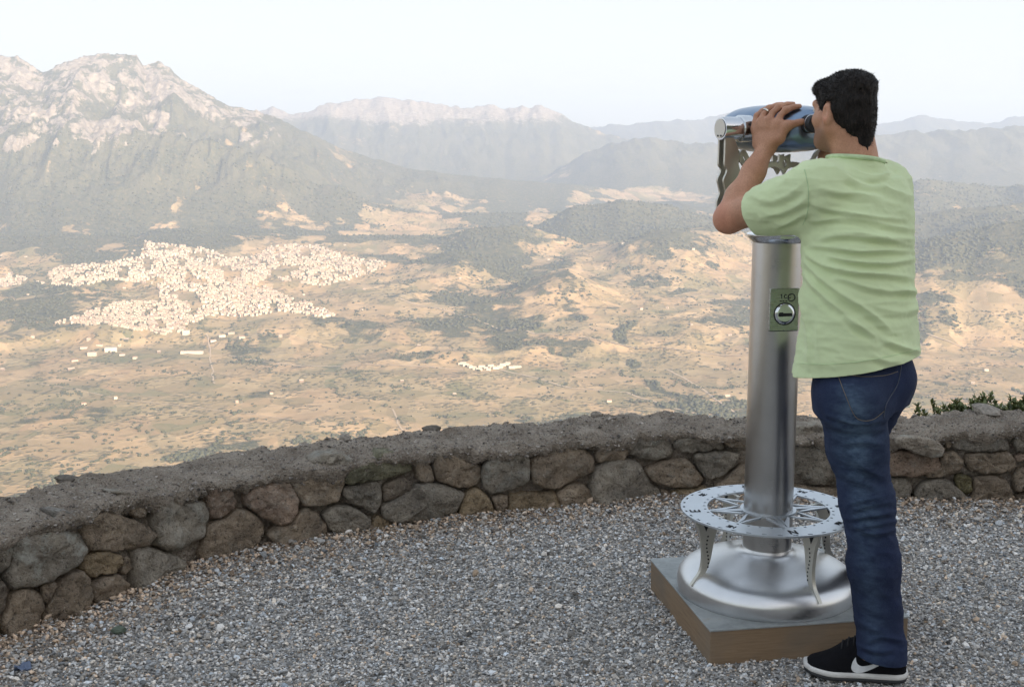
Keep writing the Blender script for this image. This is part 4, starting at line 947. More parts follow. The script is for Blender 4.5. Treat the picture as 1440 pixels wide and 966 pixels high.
prof = [(.0, .0), (.281, .0), (.283, .008), (.2835, .030), (.281, .045), (.273, .060), (.258, .074), (.235, .086), (.205, .097), (.172, .106), (.142, .113), (.116, .119), (.097, .126), (.085, .135), (.0795, .146), (.0, .146)]
sp = spline([(r, z) for r, z in prof[1:-1]], 5); add_lathe(bm, [(0, 0)] + [tuple(q) for q in sp] + [(0, .146)], AX(ZP), 128)
bm_obj('dome_base', bm, M_dome, view, smooth=True, autosmooth=50)
bm = bmesh.new(); add_lathe(bm, [(0, .12), (.077, .12), (.077, 1.0), (.0765, 1.24), (0, 1.24)], AX(0), 96); bm_obj('column', bm, M_col, view, smooth=True, autosmooth=40)
bm = bmesh.new(); add_lathe(bm, [(0, 1.222), (.074, 1.222), (.080, 1.226), (.092, 1.238), (.096, 1.244), (.096, 1.249), (.090, 1.252), (.0, 1.252)], AX(0), 96); bm_obj('collar', bm, M_polish, view, smooth=True, autosmooth=40)
bm = bmesh.new(); add_lathe(bm, [(0, 1.25), (.058, 1.25), (.058, 1.37), (.064, 1.385), (.068, 1.39), (.068, 1.396), (0, 1.396)], AX(0), 96); bm_obj('head_post', bm, M_col, view, smooth=True, autosmooth=40)

# viewing direction
fdir = np.array([-.40, .9165, 0]); ldir = np.array([-.9165, -.40, 0]); UP = np.array([0, 0, 1.])
fV, lV = Vector(fdir), Vector(ldir)
ZB = 1.566
bc = np.array([VC[0], VC[1], ZB])
# compass ring: polar sheet with real cut-outs
ZR = .374; RO, RI = .277, .192
def polar_sheet(cellfn, radii, na):
    bm = bmesh.new(); vmap = {}
    def vert(i, j):
        j %= na
        if (i, j) not in vmap: vmap[(i, j)] = bm.verts.new((VC[0] + radii[i] * math.cos(2 * math.pi * j / na), VC[1] + radii[i] * math.sin(2 * math.pi * j / na), ZR))
        return vmap[(i, j)]
    for i in range(len(radii) - 1):
        for j in range(na):
            if cellfn(i, j): bm.faces.new((vert(i, j), vert(i + 1, j), vert(i + 1, j + 1), vert(i, j + 1)))
    ge = bmesh.ops.extrude_face_region(bm, geom=bm.faces[:])
    for v in ge['geom']:
        if isinstance(v, bmesh.types.BMVert): v.co.z -= .006
    return bm
radii = [RI, .198, .206, .214, .222, .232, .244, .256, .263, .270, RO]
na = 432
def cellfn(i, j):
    if i in (1,): return (j % 12) not in (0, 1, 2)        # inner tick slots
    if i in (8,): return (j % 12) not in (5, 6, 7, 8)        # outer tick slots
    return True
ring = bm_obj('compass_ring', polar_sheet(cellfn, radii, na), M_plate, view, smooth=False)
def sub(name, bm, mat, parent, smooth=False):   # a sub-part below a mesh part of the viewer
    ob = bm_obj(name, bm, mat, None, smooth=smooth, autosmooth=40 if smooth else None); ob.parent = parent; ob.data.transform(Matrix.Translation(-Vector(view.location))); return ob
bm = bmesh.new()
th0 = math.atan2(ldir[1], ldir[0]) + R(-18)
for k in range(8):                       # eight rays of the rose, each a slim hollow blade
    a = th0 + k * math.pi / 4; er = Vector((math.cos(a), math.sin(a), 0)); et = Vector((-math.sin(a), math.cos(a), 0))
    M = frame((VC[0], VC[1], ZR - .003), er, et, (0, 0, 1))
    big_r = k % 2 == 0; wd = .034 if big_r else .024
    tip = RI + .004
    for s in (-1, 1):
        add_prism(bm, [(.088, s * wd), (.088 + .012, s * (wd + .003)), (tip, s * .0045), (tip, s * .0005), (.15, s * .0035)][::s], M, .0056)
        if big_r: add_prism(bm, [(.086, s * .001), (.086, s * .010), (.15, s * .0075), (.17, s * .001)][::s], M, .005)
add_lathe(bm, [(.0772, ZR - .0062), (.088, ZR - .0062), (.088, ZR + .0003), (.0772, ZR + .0003)], AX(0), 96)
sub('compass_rose', bm, M_plate, ring)
GLY = {'N': [((0, 0), (0, 1)), ((0, 1), (.7, 0)), ((.7, 0), (.7, 1))], 'E': [((0, 0), (0, 1)), ((0, 1), (.6, 1)), ((0, .5), (.5, .5)), ((0, 0), (.6, 0))],
       'S': [((.6, .9), (.1, 1)), ((.1, 1), (0, .75)), ((0, .75), (.6, .3)), ((.6, .3), (.5, 0)), ((.5, 0), (0, .08))], 'W': [((0, 1), (.2, 0)), ((.2, 0), (.4, .7)), ((.4, .7), (.6, 0)), ((.6, 0), (.8, 1))],
       'C': [((.6, .9), (.2, 1)), ((.2, 1), (0, .6)), ((0, .6), (0, .4)), ((0, .4), (.2, 0)), ((.2, 0), (.6, .1))], '1': [((.3, 0), (.3, 1)), ((.3, 1), (.1, .8))],
       'I': [((0, 0), (0, 1))], 'K': [((0, 0), (0, 1)), ((0, .4), (.6, 1)), ((.15, .5), (.6, 0))]}
def strokes(bm, ch, M, size, w, th):
    for (x0, y0), (x1, y1) in GLY[ch]:
        a = Vector((x0 * size, y0 * size, 0)); b = Vector((x1 * size, y1 * size, 0)); d = (b - a); L = d.length; d.normalize(); n = Vector((-d.y, d.x, 0))
        add_prism(bm, [tuple((a - d * w / 2 + n * w / 2)[:2]), tuple((a - d * w / 2 - n * w / 2)[:2]), tuple((b + d * w / 2 - n * w / 2)[:2]), tuple((b + d * w / 2 + n * w / 2)[:2])], M, th)
def ring_letter(bm, txt, ang, r, size):
    er = Vector((math.cos(ang), math.sin(ang), 0)); et = Vector((math.sin(ang), -math.cos(ang), 0))
    wtot = len(txt) * size * .8
    for i, ch in enumerate(txt):
        M = frame(Vector((VC[0], VC[1], ZR + .0006)) + er * (r - size / 2) + et * (i * size * .9 - wtot / 2), et, er, (0, 0, 1)); strokes(bm, ch, M, size, size * .17, .0012)
for txt, da in (('E', 0), ('NE', 1), ('N', 2), ('NW', 3), ('W', 4), ('SW', 5), ('S', 6), ('SE', 7)):
    bm = bmesh.new(); ring_letter(bm, txt, th0 + da * math.pi / 4, .239, .028 if len(txt) == 1 else .016); sub('compass_letter', bm, M_blk, ring)
# four cut bracket legs between ring and dome
def bracket(ang):
    er = Vector((math.cos(ang), math.sin(ang), 0)); et = Vector((-math.sin(ang), math.cos(ang), 0))
    M = frame((VC[0], VC[1], 0), er, (0, 0, 1), et)
    bm = bmesh.new(); zt = ZR - .0062; zb = ZP + .052
    outer = [(.268, zt), (.262, zt - .02), (.252, zt - .05), (.244, zt - .10), (.244, zt - .14), (.252, zt - .170), (.270, zb + .018), (.2845, zb)]
    inner_ = [(.268, zb + .004), (.254, zb + .018), (.232, zb + .036), (.216, zt - .14), (.208, zt - .10), (.200, zt - .06), (.184, zt - .022), (.166, zt)]
    outer = spline(outer, 4); inner_ = spline(inner_, 4)
    add_prism(bm, [tuple(q) for q in outer] + [tuple(q) for q in inner_], M, .012)
    lg = bm_obj('ring_leg', bm, M_leg, view)
    bm = bmesh.new()
    for s in (-1, 1):
        for k in range(9):
            zz = zt - .055 - k * .0125; rr = .226 + .004 * math.sin(k * .7)
            add_lathe(bm, [(0, -.0005), (.003, -.0005), (.003, .0008), (0, .0008)], M @ Matrix.Translation((rr, zz, s * .0062)), 10)
        add_prism(bm, [(.221, zt - .012), (.245, zt - .012), (.233, zt - .038)], M @ Matrix.Translation((0, 0, s * .0064)), .0012)
    sub('punched_holes', bm, M_blk, lg)
la = math.atan2(-.235, .100)
for k in range(4): bracket(la + k * math.pi / 2)
# coin plate on the column
cpn = np.array([.16, -.987, 0]); cpn /= np.linalg.norm(cpn); cpt = np.array([-cpn[1], cpn[0], 0]); cpt = cpt if cpt[0] > 0 else -cpt
zc = 1.53 - 3.64 * math.tan(PITCH + math.atan((436 - 483) / FOC))
ctr = Vector((VC[0], VC[1], zc)) + Vector(cpn) * .0745 + Vector(cpt) * -.003
MC = frame(ctr, Vector(cpt), (0, 0, 1), Vector(cpn))
bm = bmesh.new(); add_box(bm, MC, (.094, .132, .012), .003); cpl = bm_obj('coin_plate', bm, steel('plate_steel', .22, (.42, .44, .42), aniso=0), view)
bm = bmesh.new(); add_lathe(bm, [(0, .012), (.022, .012), (.0255, .0115), (.030, .008), (.032, .0062), (0, .0062)], MC @ Matrix.Translation((.001, -.012, 0)), 48); sub('coin_disc', bm, M_polish, cpl, True)
bm = bmesh.new(); add_lathe(bm, [(.0322, .0062), (.035, .0062), (.035, .0072), (.0322, .0072)], MC @ Matrix.Translation((.001, -.012, 0)), 48)
add_box(bm, MC @ Matrix.Translation((.001, -.014, .0122)), (.044, .010, .0012)); add_box(bm, MC @ Matrix.Translation((-.012, -.013, .0130)), (.012, .013, .0012))
sub('coin_slot', bm, M_blk, cpl)
bm = bmesh.new()
for i, ch in enumerate('1CC'):
    strokes(bm, ch, MC @ Matrix.Translation((-.014 + i * .0125, .036, .0066)), .0115, .0022, .0008)
for i in range(3): add_box(bm, MC @ Matrix.Translation((-.004 + .009 * (i - 1), .0275, .0066)), (.006, .003, .0008))
add_lathe(bm, [(.0095, .0062), (.0125, .0062), (.0125, .0070), (.0095, .0070)], MC @ Matrix.Translation((.021, .038, 0)), 24)
sub('coin_lettering', bm, simple('etched_mark', (.03, .033, .03), .7, bump=0), cpl)

# yoke: two parallel cut sheets
def yoke_sheet(off):
    bm = bmesh.new(); M = frame(Vector(bc) + fV * off, lV, (0, 0, 1), fV); th = .008
    ci = [(.202 + .034 * math.cos(a), .034 * math.sin(a)) for a in np.linspace(R(-55), R(235), 22)]
    for s in (-1, 1):
        def fl(L): return [(s * x, y) for x, y in L][::s]
        arm = spline([(.214, -.028), (.214, -.07), (.214, -.105), (.206, -.118), (.207, -.130), (.216, -.150), (.211, -.170), (.207, -.19), (.216, -.215), (.214, -.25)], 4)
        armi = spline([(.168, -.215), (.157, -.18), (.164, -.150), (.159, -.125), (.166, -.10), (.164, -.08), (.172, -.05), (.184, -.028)], 4)
        add_prism(bm, fl([tuple(q) for q in arm] + [tuple(q) for q in armi]), M, th)
        # hook of the cross link, then the wavy link to the star
        hook = spline([(.164, -.082), (.158, -.066), (.147, -.062), (.136, -.072), (.122, -.094), (.100, -.110), (.075, -.108), (.048, -.100), (.026, -.098)], 4)
        hooki = spline([(.026, -.112), (.05, -.114), (.077, -.124), (.104, -.126), (.128, -.110), (.142, -.086), (.150, -.080), (.156, -.092), (.160, -.100)], 4)
        add_prism(bm, fl([tuple(q) for q in hook] + [tuple(q) for q in hooki]), M, th)
        bar = spline([(.214, -.25), (.19, -.262), (.12, -.266), (.05, -.262), (0.0, -.262)], 4); bari = spline([(0, -.225), (.05, -.228), (.11, -.226), (.15, -.222), (.168, -.215)], 4)
        add_prism(bm, fl([tuple(q) for q in bar] + [tuple(q) for q in bari]), M, th * .98)
    st = []
    for k in range(10):
        a = math.pi / 2 + math.pi / 5 + k * math.pi / 5; rr = .036 if k % 2 == 0 else .021; st.append((rr * math.cos(a), -.103 + rr * math.sin(a) * .95))
    hole = [(.008 * math.cos(a), -.104 + .012 * math.sin(a)) for a in np.linspace(0, 2 * math.pi, 20, endpoint=False)]
    # star with an oval eye: strip between the outline and the hole
    oa = []
    for i in range(20):
        ang = 2 * math.pi * i / 20; d = Vector((math.cos(ang), math.sin(ang)))
        best = .03
        for k in range(10):
            p0 = Vector((st[k][0], st[k][1] + .104)); p1 = Vector((st[(k + 1) % 10][0], st[(k + 1) % 10][1] + .104)); e = p1 - p0
            den = d.x * e.y - d.y * e.x
            if abs(den) < 1e-9: continue
            tt_ = (p0.x * e.y - p0.y * e.x) / den; uu = (p0.x * d.y - p0.y * d.x) / den
            if tt_ > 0 and -1e-6 <= uu <= 1 + 1e-6: best = tt_
        oa.append((d.x * best, -.104 + d.y * best))
    for i in range(20):
        j = (i + 1) % 20; add_prism(bm, [oa[i], oa[j], hole[j], hole[i]], M, th * 1.1)
    return bm_obj('yoke_sheet', bm, M_leg, view)
yoke_sheet(-.016); yoke_sheet(.016)
for s in (-1, 1):
    bm = bmesh.new(); Mx = frame(Vector(bc) + lV * (s * .120), fV, (0, 0, 1), lV * s) if s > 0 else frame(Vector(bc) + lV * (s * .120), -fV, (0, 0, 1), lV * s)
    add_lathe(bm, [(0, 0), (.040, 0), (.040, .036), (.0345, .038), (.0345, .096), (.033, .100), (0, .101)], Mx, 48)
    cp_ = bm_obj('pivot_cap', bm, M_polish, view, smooth=True, autosmooth=30)
    bm = bmesh.new(); add_lathe(bm, [(0, .1012), (.028, .1012), (.028, .1022), (0, .1022)], Mx, 40)
    sub('cap_disc', bm, steel('cap_steel', .5, (.72, .69, .64), aniso=0), cp_, True)
    bm = bmesh.new()
    for q in (-.008, .008): add_lathe(bm, [(0, .1022), (.003, .1022), (.003, .1035), (0, .1035)], Mx @ Matrix.Translation((q, -.021, 0)), 10)
    sub('screw', bm, M_blk, cp_)
# binocular body
sL = np.array([-.172, -.168, -.155, -.13, -.09, -.04, .02, .08, .13, .165, .185, .195, .198])
aL = np.array([.040, .062, .080, .098, .115, .128, .134, .134, .126, .112, .096, .078, .06]); bL = np.array([.030, .044, .054, .062, .067, .070, .0715, .071, .068, .062, .054, .046, .036])
def body_ab(s): return np.interp(s, sL, aL), np.interp(s, sL, bL)
ss = np.linspace(0, 1, 60); ss = sL[0] + (sL[-1] - sL[0]) * (.5 - .5 * np.cos(ss * math.pi))
bm = bmesh.new(); rings_ = []
for s in ss:
    a, b = body_ab(s)
    rg_ = []
    for k in range(96):
        th = 2 * math.pi * k / 96; cx_, sy_ = math.cos(th), math.sin(th); e = .80
        rg_.append(bm.verts.new(Vector(bc) + fV * s + lV * (a * math.copysign(abs(cx_) ** e, cx_)) + Vector((0, 0, b * math.copysign(abs(sy_) ** e, sy_)))))
    rings_.append(rg_)
for a_, b_ in zip(rings_[:-1], rings_[1:]):
    for k in range(96): bm.faces.new((a_[k], a_[(k + 1) % 96], b_[(k + 1) % 96], b_[k]))
bm.faces.new(rings_[0]); bm.faces.new(rings_[-1])
bino = bm_obj('binocular_body', bm, steel('blued_steel', .24, (.245, .325, .45), brushed=False, aniso=0, stain=.2), view, smooth=True, autosmooth=60)
for s in (-1, 1):
    M = frame(Vector(bc) - fV * .160 + lV * (s * .032) + Vector((0, 0, .012)), lV, (0, 0, 1), -fV) 
    bm = bmesh.new(); add_lathe(bm, [(0, 0), (.027, 0), (.027, .022), (.0245, .024), (.0245, .028), (.026, .030), (.026, .036), (.0225, .042), (.017, .042), (.016, .036), (0, .036)], M, 40)
    ey = sub('eyepiece', bm, M_rub, bino, True)
    bm = bmesh.new(); add_lathe(bm, [(.0246, .0236), (.0268, .0238), (.0272, .0262), (.0268, .0286), (.0246, .0288)], M, 40); sub('eyepiece_rim', bm, M_polish, bino, True)
    M2 = frame(Vector(bc) + fV * .195 + lV * (s * .042), lV, (0, 0, 1), fV)
    bm = bmesh.new(); add_lathe(bm, [(0, .002), (.034, .002), (.034, .006), (.030, .007), (0, .0075)], M2, 40); sub('front_lens', bm, simple('lens_glass', (.02, .03, .05), .05, bump=0), bino, True)
# ================================================================== the man
class Field:
    def __init__(s, lo, hi, h):
        s.h = h; s.lo = np.array(lo, float)
        s.ax = [np.arange(lo[i], hi[i] + h, h, dtype=np.float32) for i in range(3)]
        s.d = np.full([len(a) for a in s.ax], 1.0, np.float32)
    def sl(s, lo, hi):
        r = []
        for i in range(3):
            a = int(np.clip(np.floor((lo[i] - s.lo[i]) / s.h), 0, len(s.ax[i]))); b = int(np.clip(np.ceil((hi[i] - s.lo[i]) / s.h) + 1, 0, len(s.ax[i])))
            r.append(slice(a, b))
        return tuple(r)
    def put(s, fn, lo, hi, k, sub=False):
        pad = k + 3 * s.h
        sl = s.sl(np.array(lo) - pad, np.array(hi) + pad)
        X = s.ax[0][sl[0]][:, None, None]; Y = s.ax[1][sl[1]][None, :, None]; Zz = s.ax[2][sl[2]][None, None, :]
        if 0 in (X.size, Y.size, Zz.size): return
        b = fn(X, Y, Zz).astype(np.float32); a = s.d[sl]
        if sub: b = -b; h_ = np.clip(.5 - .5 * (b - a) / k, 0, 1); s.d[sl] = b * (1 - h_) + a * h_ + k * h_ * (1 - h_)
        else: h_ = np.clip(.5 + .5 * (b - a) / k, 0, 1); s.d[sl] = b * (1 - h_) + a * h_ - k * h_ * (1 - h_)
    def cap(s, a, b, ra, rb, k=.02, sub=False):
        a = np.array(a, float); b = np.array(b, float); ab = b - a; L2 = max(float(ab @ ab), 1e-9)
        def fn(X, Y, Z):
            t = np.clip(((X - a[0]) * ab[0] + (Y - a[1]) * ab[1] + (Z - a[2]) * ab[2]) / L2, 0, 1)
            return np.sqrt((X - a[0] - t * ab[0]) ** 2 + (Y - a[1] - t * ab[1]) ** 2 + (Z - a[2] - t * ab[2]) ** 2) - (ra + (rb - ra) * t)
        m = max(ra, rb); s.put(fn, np.minimum(a, b) - m, np.maximum(a, b) + m, k, sub)
    def chain(s, pts, rad, k=.012):
        for i in range(len(pts) - 1): s.cap(pts[i], pts[i + 1], rad[i], rad[i + 1], k)
    def ell(s, c, axes, r, k=.02, sub=False):
        c = np.array(c, float); A = np.array(axes, float); r = np.array(r, float)
        def fn(X, Y, Z):
            q = [((X - c[0]) * A[i][0] + (Y - c[1]) * A[i][1] + (Z - c[2]) * A[i][2]) for i in range(3)]
            k0 = np.sqrt(sum((q[i] / r[i]) ** 2 for i in range(3))); k1 = np.sqrt(sum((q[i] / r[i] ** 2) ** 2 for i in range(3))) + 1e-6
            return k0 * (k0 - 1) / k1
        m = r.max(); s.put(fn, c - m, c + m, k, sub)
    def tube(s, zs, cx, cy, a, b, ang, k=.03, e=2.0):      # stacked ellipses; ang = direction of the a axis
        zs = np.array(zs, float)
        def fn(X, Y, Z):
            z = np.clip(Z, zs[0], zs[-1]); I = lambda v: np.interp(z, zs, v).astype(np.float32)
            x0, y0, A_, B_, th = I(cx), I(cy), I(a), I(b), I(ang)
            ca, sa = np.cos(th), np.sin(th); u = (X - x0) * ca + (Y - y0) * sa; v = -(X - x0) * sa + (Y - y0) * ca
            d = ((np.abs(u / A_) ** e + np.abs(v / B_) ** e) ** (1 / e) - 1) * np.minimum(A_, B_)
            dz = np.maximum(zs[0] - Z, Z - zs[-1]); return np.maximum(d, dz + 0 * d)
        m = max(max(a), max(b)); s.put(fn, (min(cx) - m, min(cy) - m, zs[0]), (max(cx) + m, max(cy) + m, zs[-1]), k)
    def fold(s, f): s.d = f(s.d)
    def mesh(s):
        d = s.d; ins = d < 0; n = np.array(d.shape) - 1
        cnt = np.zeros(n, np.int8)
        for i in (0, 1):
            for j in (0, 1):
                for k in (0, 1): cnt += ins[i:i + n[0], j:j + n[1], k:k + n[2]]
        ci = np.argwhere((cnt > 0) & (cnt < 8))
        idm = np.full(n, -1, np.int32); idm[tuple(ci.T)] = np.arange(len(ci))
        C = {(i, j, k): d[ci[:, 0] + i, ci[:, 1] + j, ci[:, 2] + k] for i in (0, 1) for j in (0, 1) for k in (0, 1)}
        acc = np.zeros((len(ci), 3)); w_ = np.zeros(len(ci))
        for a in C:
            for ax in range(3):
                if a[ax] == 0:
                    b = list(a); b[ax] = 1; b = tuple(b); va, vb = C[a], C[b]; m = (va < 0) != (vb < 0)
                    t_ = np.where(m, va / np.where(m, va - vb, 1), 0); p = np.array(a, float)[None].repeat(len(ci), 0); p[:, ax] += t_
                    acc[m] += p[m]; w_[m] += 1
        V_ = s.lo + (ci + acc / w_[:, None]) * s.h
        Fs = []
        for ax in range(3):
            o1, o2 = [(1, 2), (2, 0), (0, 1)][ax]
            a = [slice(None)] * 3; b = [slice(None)] * 3; a[ax] = slice(0, -1); b[ax] = slice(1, None)
            e = np.argwhere(ins[tuple(a)] != ins[tuple(b)]); ok = (e[:, o1] > 0) & (e[:, o2] > 0) & (e[:, o1] < d.shape[o1] - 1) & (e[:, o2] < d.shape[o2] - 1); e = e[ok]
            def cid(du, dv):
                q = e.copy(); q[:, o1] -= du; q[:, o2] -= dv; return idm[tuple(q.T)]
            q = np.stack([cid(1, 1), cid(0, 1), cid(0, 0), cid(1, 0)], -1); fl = ~ins[tuple(e.T)]
            q[fl] = q[fl][:, ::-1]; Fs.append(q)
        F_ = np.concatenate(Fs); return V_, F_[(F_ >= 0).all(1)]
def relax(V_, F_, it=2, lam=.5):
    V_ = V_.copy()
    for _ in range(it):
        acc = np.zeros_like(V_); c = np.zeros(len(V_))
        for i in range(4):
            for j in (1, 3):
                np.add.at(acc, F_[:, i], V_[F_[:, (i + j) % 4]]); np.add.at(c, F_[:, i], 1)
        V_ += lam * (acc / np.maximum(c, 1)[:, None] - V_)
    return V_
def normals(V_, F_):
    n = np.cross(V_[F_[:, 2]] - V_[F_[:, 0]], V_[F_[:, 3]] - V_[F_[:, 1]]); N_ = np.zeros_like(V_)
    for i in range(4): np.add.at(N_, F_[:, i], n)
    return N_ / (np.linalg.norm(N_, axis=1)[:, None] + 1e-12)
def cut(V_, F_, co_, no_, keep_fn=None):
    """remove what lies on the positive side of a plane, with a clean edge"""
    bm = bmesh.new(); vs_ = [bm.verts.new(v) for v in V_]
    for f in F_:
        try: bm.faces.new([vs_[i] for i in f])
        except ValueError: pass
    for c0, n0, fn in zip(co_, no_, keep_fn or [None] * len(co_)):
        geom = bm.verts[:] + bm.edges[:] + bm.faces[:]
        if fn is not None:
            fs = [f for f in bm.faces if fn(f.calc_center_median())]; es = {e for f in fs for e in f.edges}; vv_ = {v for f in fs for v in f.verts}; geom = list(vv_) + list(es) + fs
        bmesh.ops.bisect_plane(bm, geom=geom, plane_co=Vector(c0), plane_no=Vector(n0), clear_outer=True, dist=1e-5)
    return bm
def unit(v): v = np.array(v, float); return v / np.linalg.norm(v)

# ---- joints
hd = unit([-.52, .854, -.02]); hl = unit(np.cross([0, 0, 1], hd)); hu = np.cross(hd, hl)       # head: forward, left, up
HC = P(1186, 155, 3.415)                      # middle of the skull
tf = unit([-.66, .75, 0]); tl = np.array([-tf[1], tf[0], 0])                                    # torso
LSH, RSH = P(1146, 268, 3.31), P(1240, 266, 3.51)
LEL = P(1026, 306, 3.50); REL = P(1218, 300, 3.72)
# hand frame on the binocular body
def bsurf(s, phi, off):                       # point on the viewer body: along axis, angle from its left side upward
    a, b = body_ab(s); c, q = math.cos(phi), math.sin(phi); e = .8
    pt = lV * float(a * math.copysign(abs(c) ** e, c)) + Vector((0, 0, float(b * math.copysign(abs(q) ** e, q))))
    nn = (lV * (c / float(a)) + Vector((0, 0, q / float(b)))).normalized()
    return np.array(Vector(bc) + fV * s + pt + nn * off)
def bsurf_r(s, phi, off):
    p = bsurf(s, phi, off); rel = p - bc; return p - 2 * np.dot(rel, ldir) * ldir
SKIN = NT('skin'); p = SKIN.obj(); n1 = SKIN.noise(p, 18, 5, .6); n2 = SKIN.noise(p, 260, 3, .6)
c = SKIN.ramp(n1, [(.3, (0.440, 0.216, 0.131)), (.55, (0.552, 0.288, 0.184)), (.75, (0.640, 0.360, 0.240))]); c = SKIN.mix(SKIN.ramp(n2, [(.30, .5), (.6, 0.)]), c, (0.352, 0.160, 0.096))
c = SKIN.mix(SKIN.attr('flush'), c, (0.736, 0.240, 0.160)); c = SKIN.mix(SKIN.attr('stubble'), c, (0.160, 0.104, 0.080))
SKIN.set(Base_Color=c, Roughness=.55); SKIN.b.inputs['Subsurface Weight'].default_value = .06; SKIN.b.inputs['Subsurface Radius'].default_value = (.012, .005, .003); SKIN.b.inputs['Subsurface Scale'].default_value = .5
SKIN.bump(n2, .3, .0014); SKIN_M = SKIN.m

B = Field((.52, 3.02, .0), (1.42, 4.02, 1.78), .0036)
H3 = (hl, hd, hu)
HS = .89
def hp(l, f, u_): return HC + (hl * l + hd * f + hu * u_) * HS
# skull, face (sizes follow the head scale)
_ell, _cap = B.ell, B.cap
B.ell = lambda c, ax, r, k=.02, sub=False: _ell(c, ax, tuple(q * HS for q in r), k, sub)
B.cap = lambda a, b, ra, rb, k=.02, sub=False: _cap(a, b, ra * HS, rb * HS, k, sub)
B.ell(hp(0, -.012, .014), H3, (.073, .090, .088), .02)
B.ell(hp(0, .028, -.045), H3, (.064, .066, .080), .03)
B.ell(hp(0, .052, -.092), H3, (.044, .040, .032), .025)                 # jaw and chin
B.cap(hp(.058, .0, -.055), hp(.030, .062, -.098), .020, .018, .02); B.cap(hp(-.058, .0, -.055), hp(-.030, .062, -.098), .020, .018, .02)
B.cap(hp(.045, .062, -.028), hp(.058, .03, -.025), .018, .016, .02); B.cap(hp(-.045, .062, -.028), hp(-.058, .03, -.025), .018, .016, .02)   # cheek bones
B.cap(hp(.040, .078, .022), hp(-.040, .078, .022), .012, .012, .02)      # brow
B.ell(hp(.032, .094, .004), H3, (.017, .012, .010), .01, sub=True); B.ell(hp(-.032, .094, .004), H3, (.017, .012, .010), .01, sub=True)
B.cap(hp(0, .092, .008), hp(0, .112, -.034), .008, .011, .01); B.ell(hp(.011, .102, -.040), H3, (.008, .010, .007), .006); B.ell(hp(-.011, .102, -.040), H3, (.008, .010, .007), .006)
B.cap(hp(-.020, .091, -.066), hp(.020, .091, -.066), .007, .007, .008); B.cap(hp(-.017, .090, -.077), hp(.017, .090, -.077), .008, .008, .008)
B.cap(hp(-.020, .102, -.0715), hp(.020, .102, -.0715), .003, .003, .004, sub=True)
for s in (-1, 1):                              # ears
    ax = (unit(hl * s + hd * .45 * 0 - hd * .35), unit(hd + hl * s * .35), hu)
    B.ell(hp(s * .080, -.012, -.012), ax, (.011, .019, .033), .006); B.ell(hp(s * .091, -.007, -.008), ax, (.008, .010, .018), .005, sub=True)
    B.ell(hp(s * .077, -.004, -.036), ax, (.008, .010, .012), .006)
# neck
B.ell, B.cap = _ell, _cap
NB = P(1203, 236, 3.385)
B.cap(hp(0, -.022, -.055), NB, .050, .056, .03); B.cap(hp(0, -.045, -.03), NB - tf * .012, .042, .051, .03)
B.cap(NB - [0, 0, .045], NB * .5 + LSH * .5 - [0, 0, .03], .048, .042, .03); B.cap(NB - [0, 0, .045], NB * .5 + RSH * .5 - [0, 0, .03], .048, .042, .03)
# trunk under the shirt
pel = P(1215, 535, 3.345)
TZ = [.80, .92, 1.05, 1.2, 1.33, 1.42]
def tpx(px, Y): return P(px, 400, Y)[0]
TX = [tpx(1222, 3.34), tpx(1215, 3.335), tpx(1211, 3.335), tpx(1208, 3.35), tpx(1205, 3.37), tpx(1203, 3.385)]
TY = [3.34, 3.335, 3.335, 3.35, 3.37, 3.385]
tang = math.atan2(tl[1], tl[0]) + math.pi
B.tube(TZ, TX, TY, [.155, .150, .140, .155, .165, .125], [.105, .10, .095, .105, .105, .075], [tang] * 6, .04)
B.cap(LSH, RSH, .055, .055, .04)
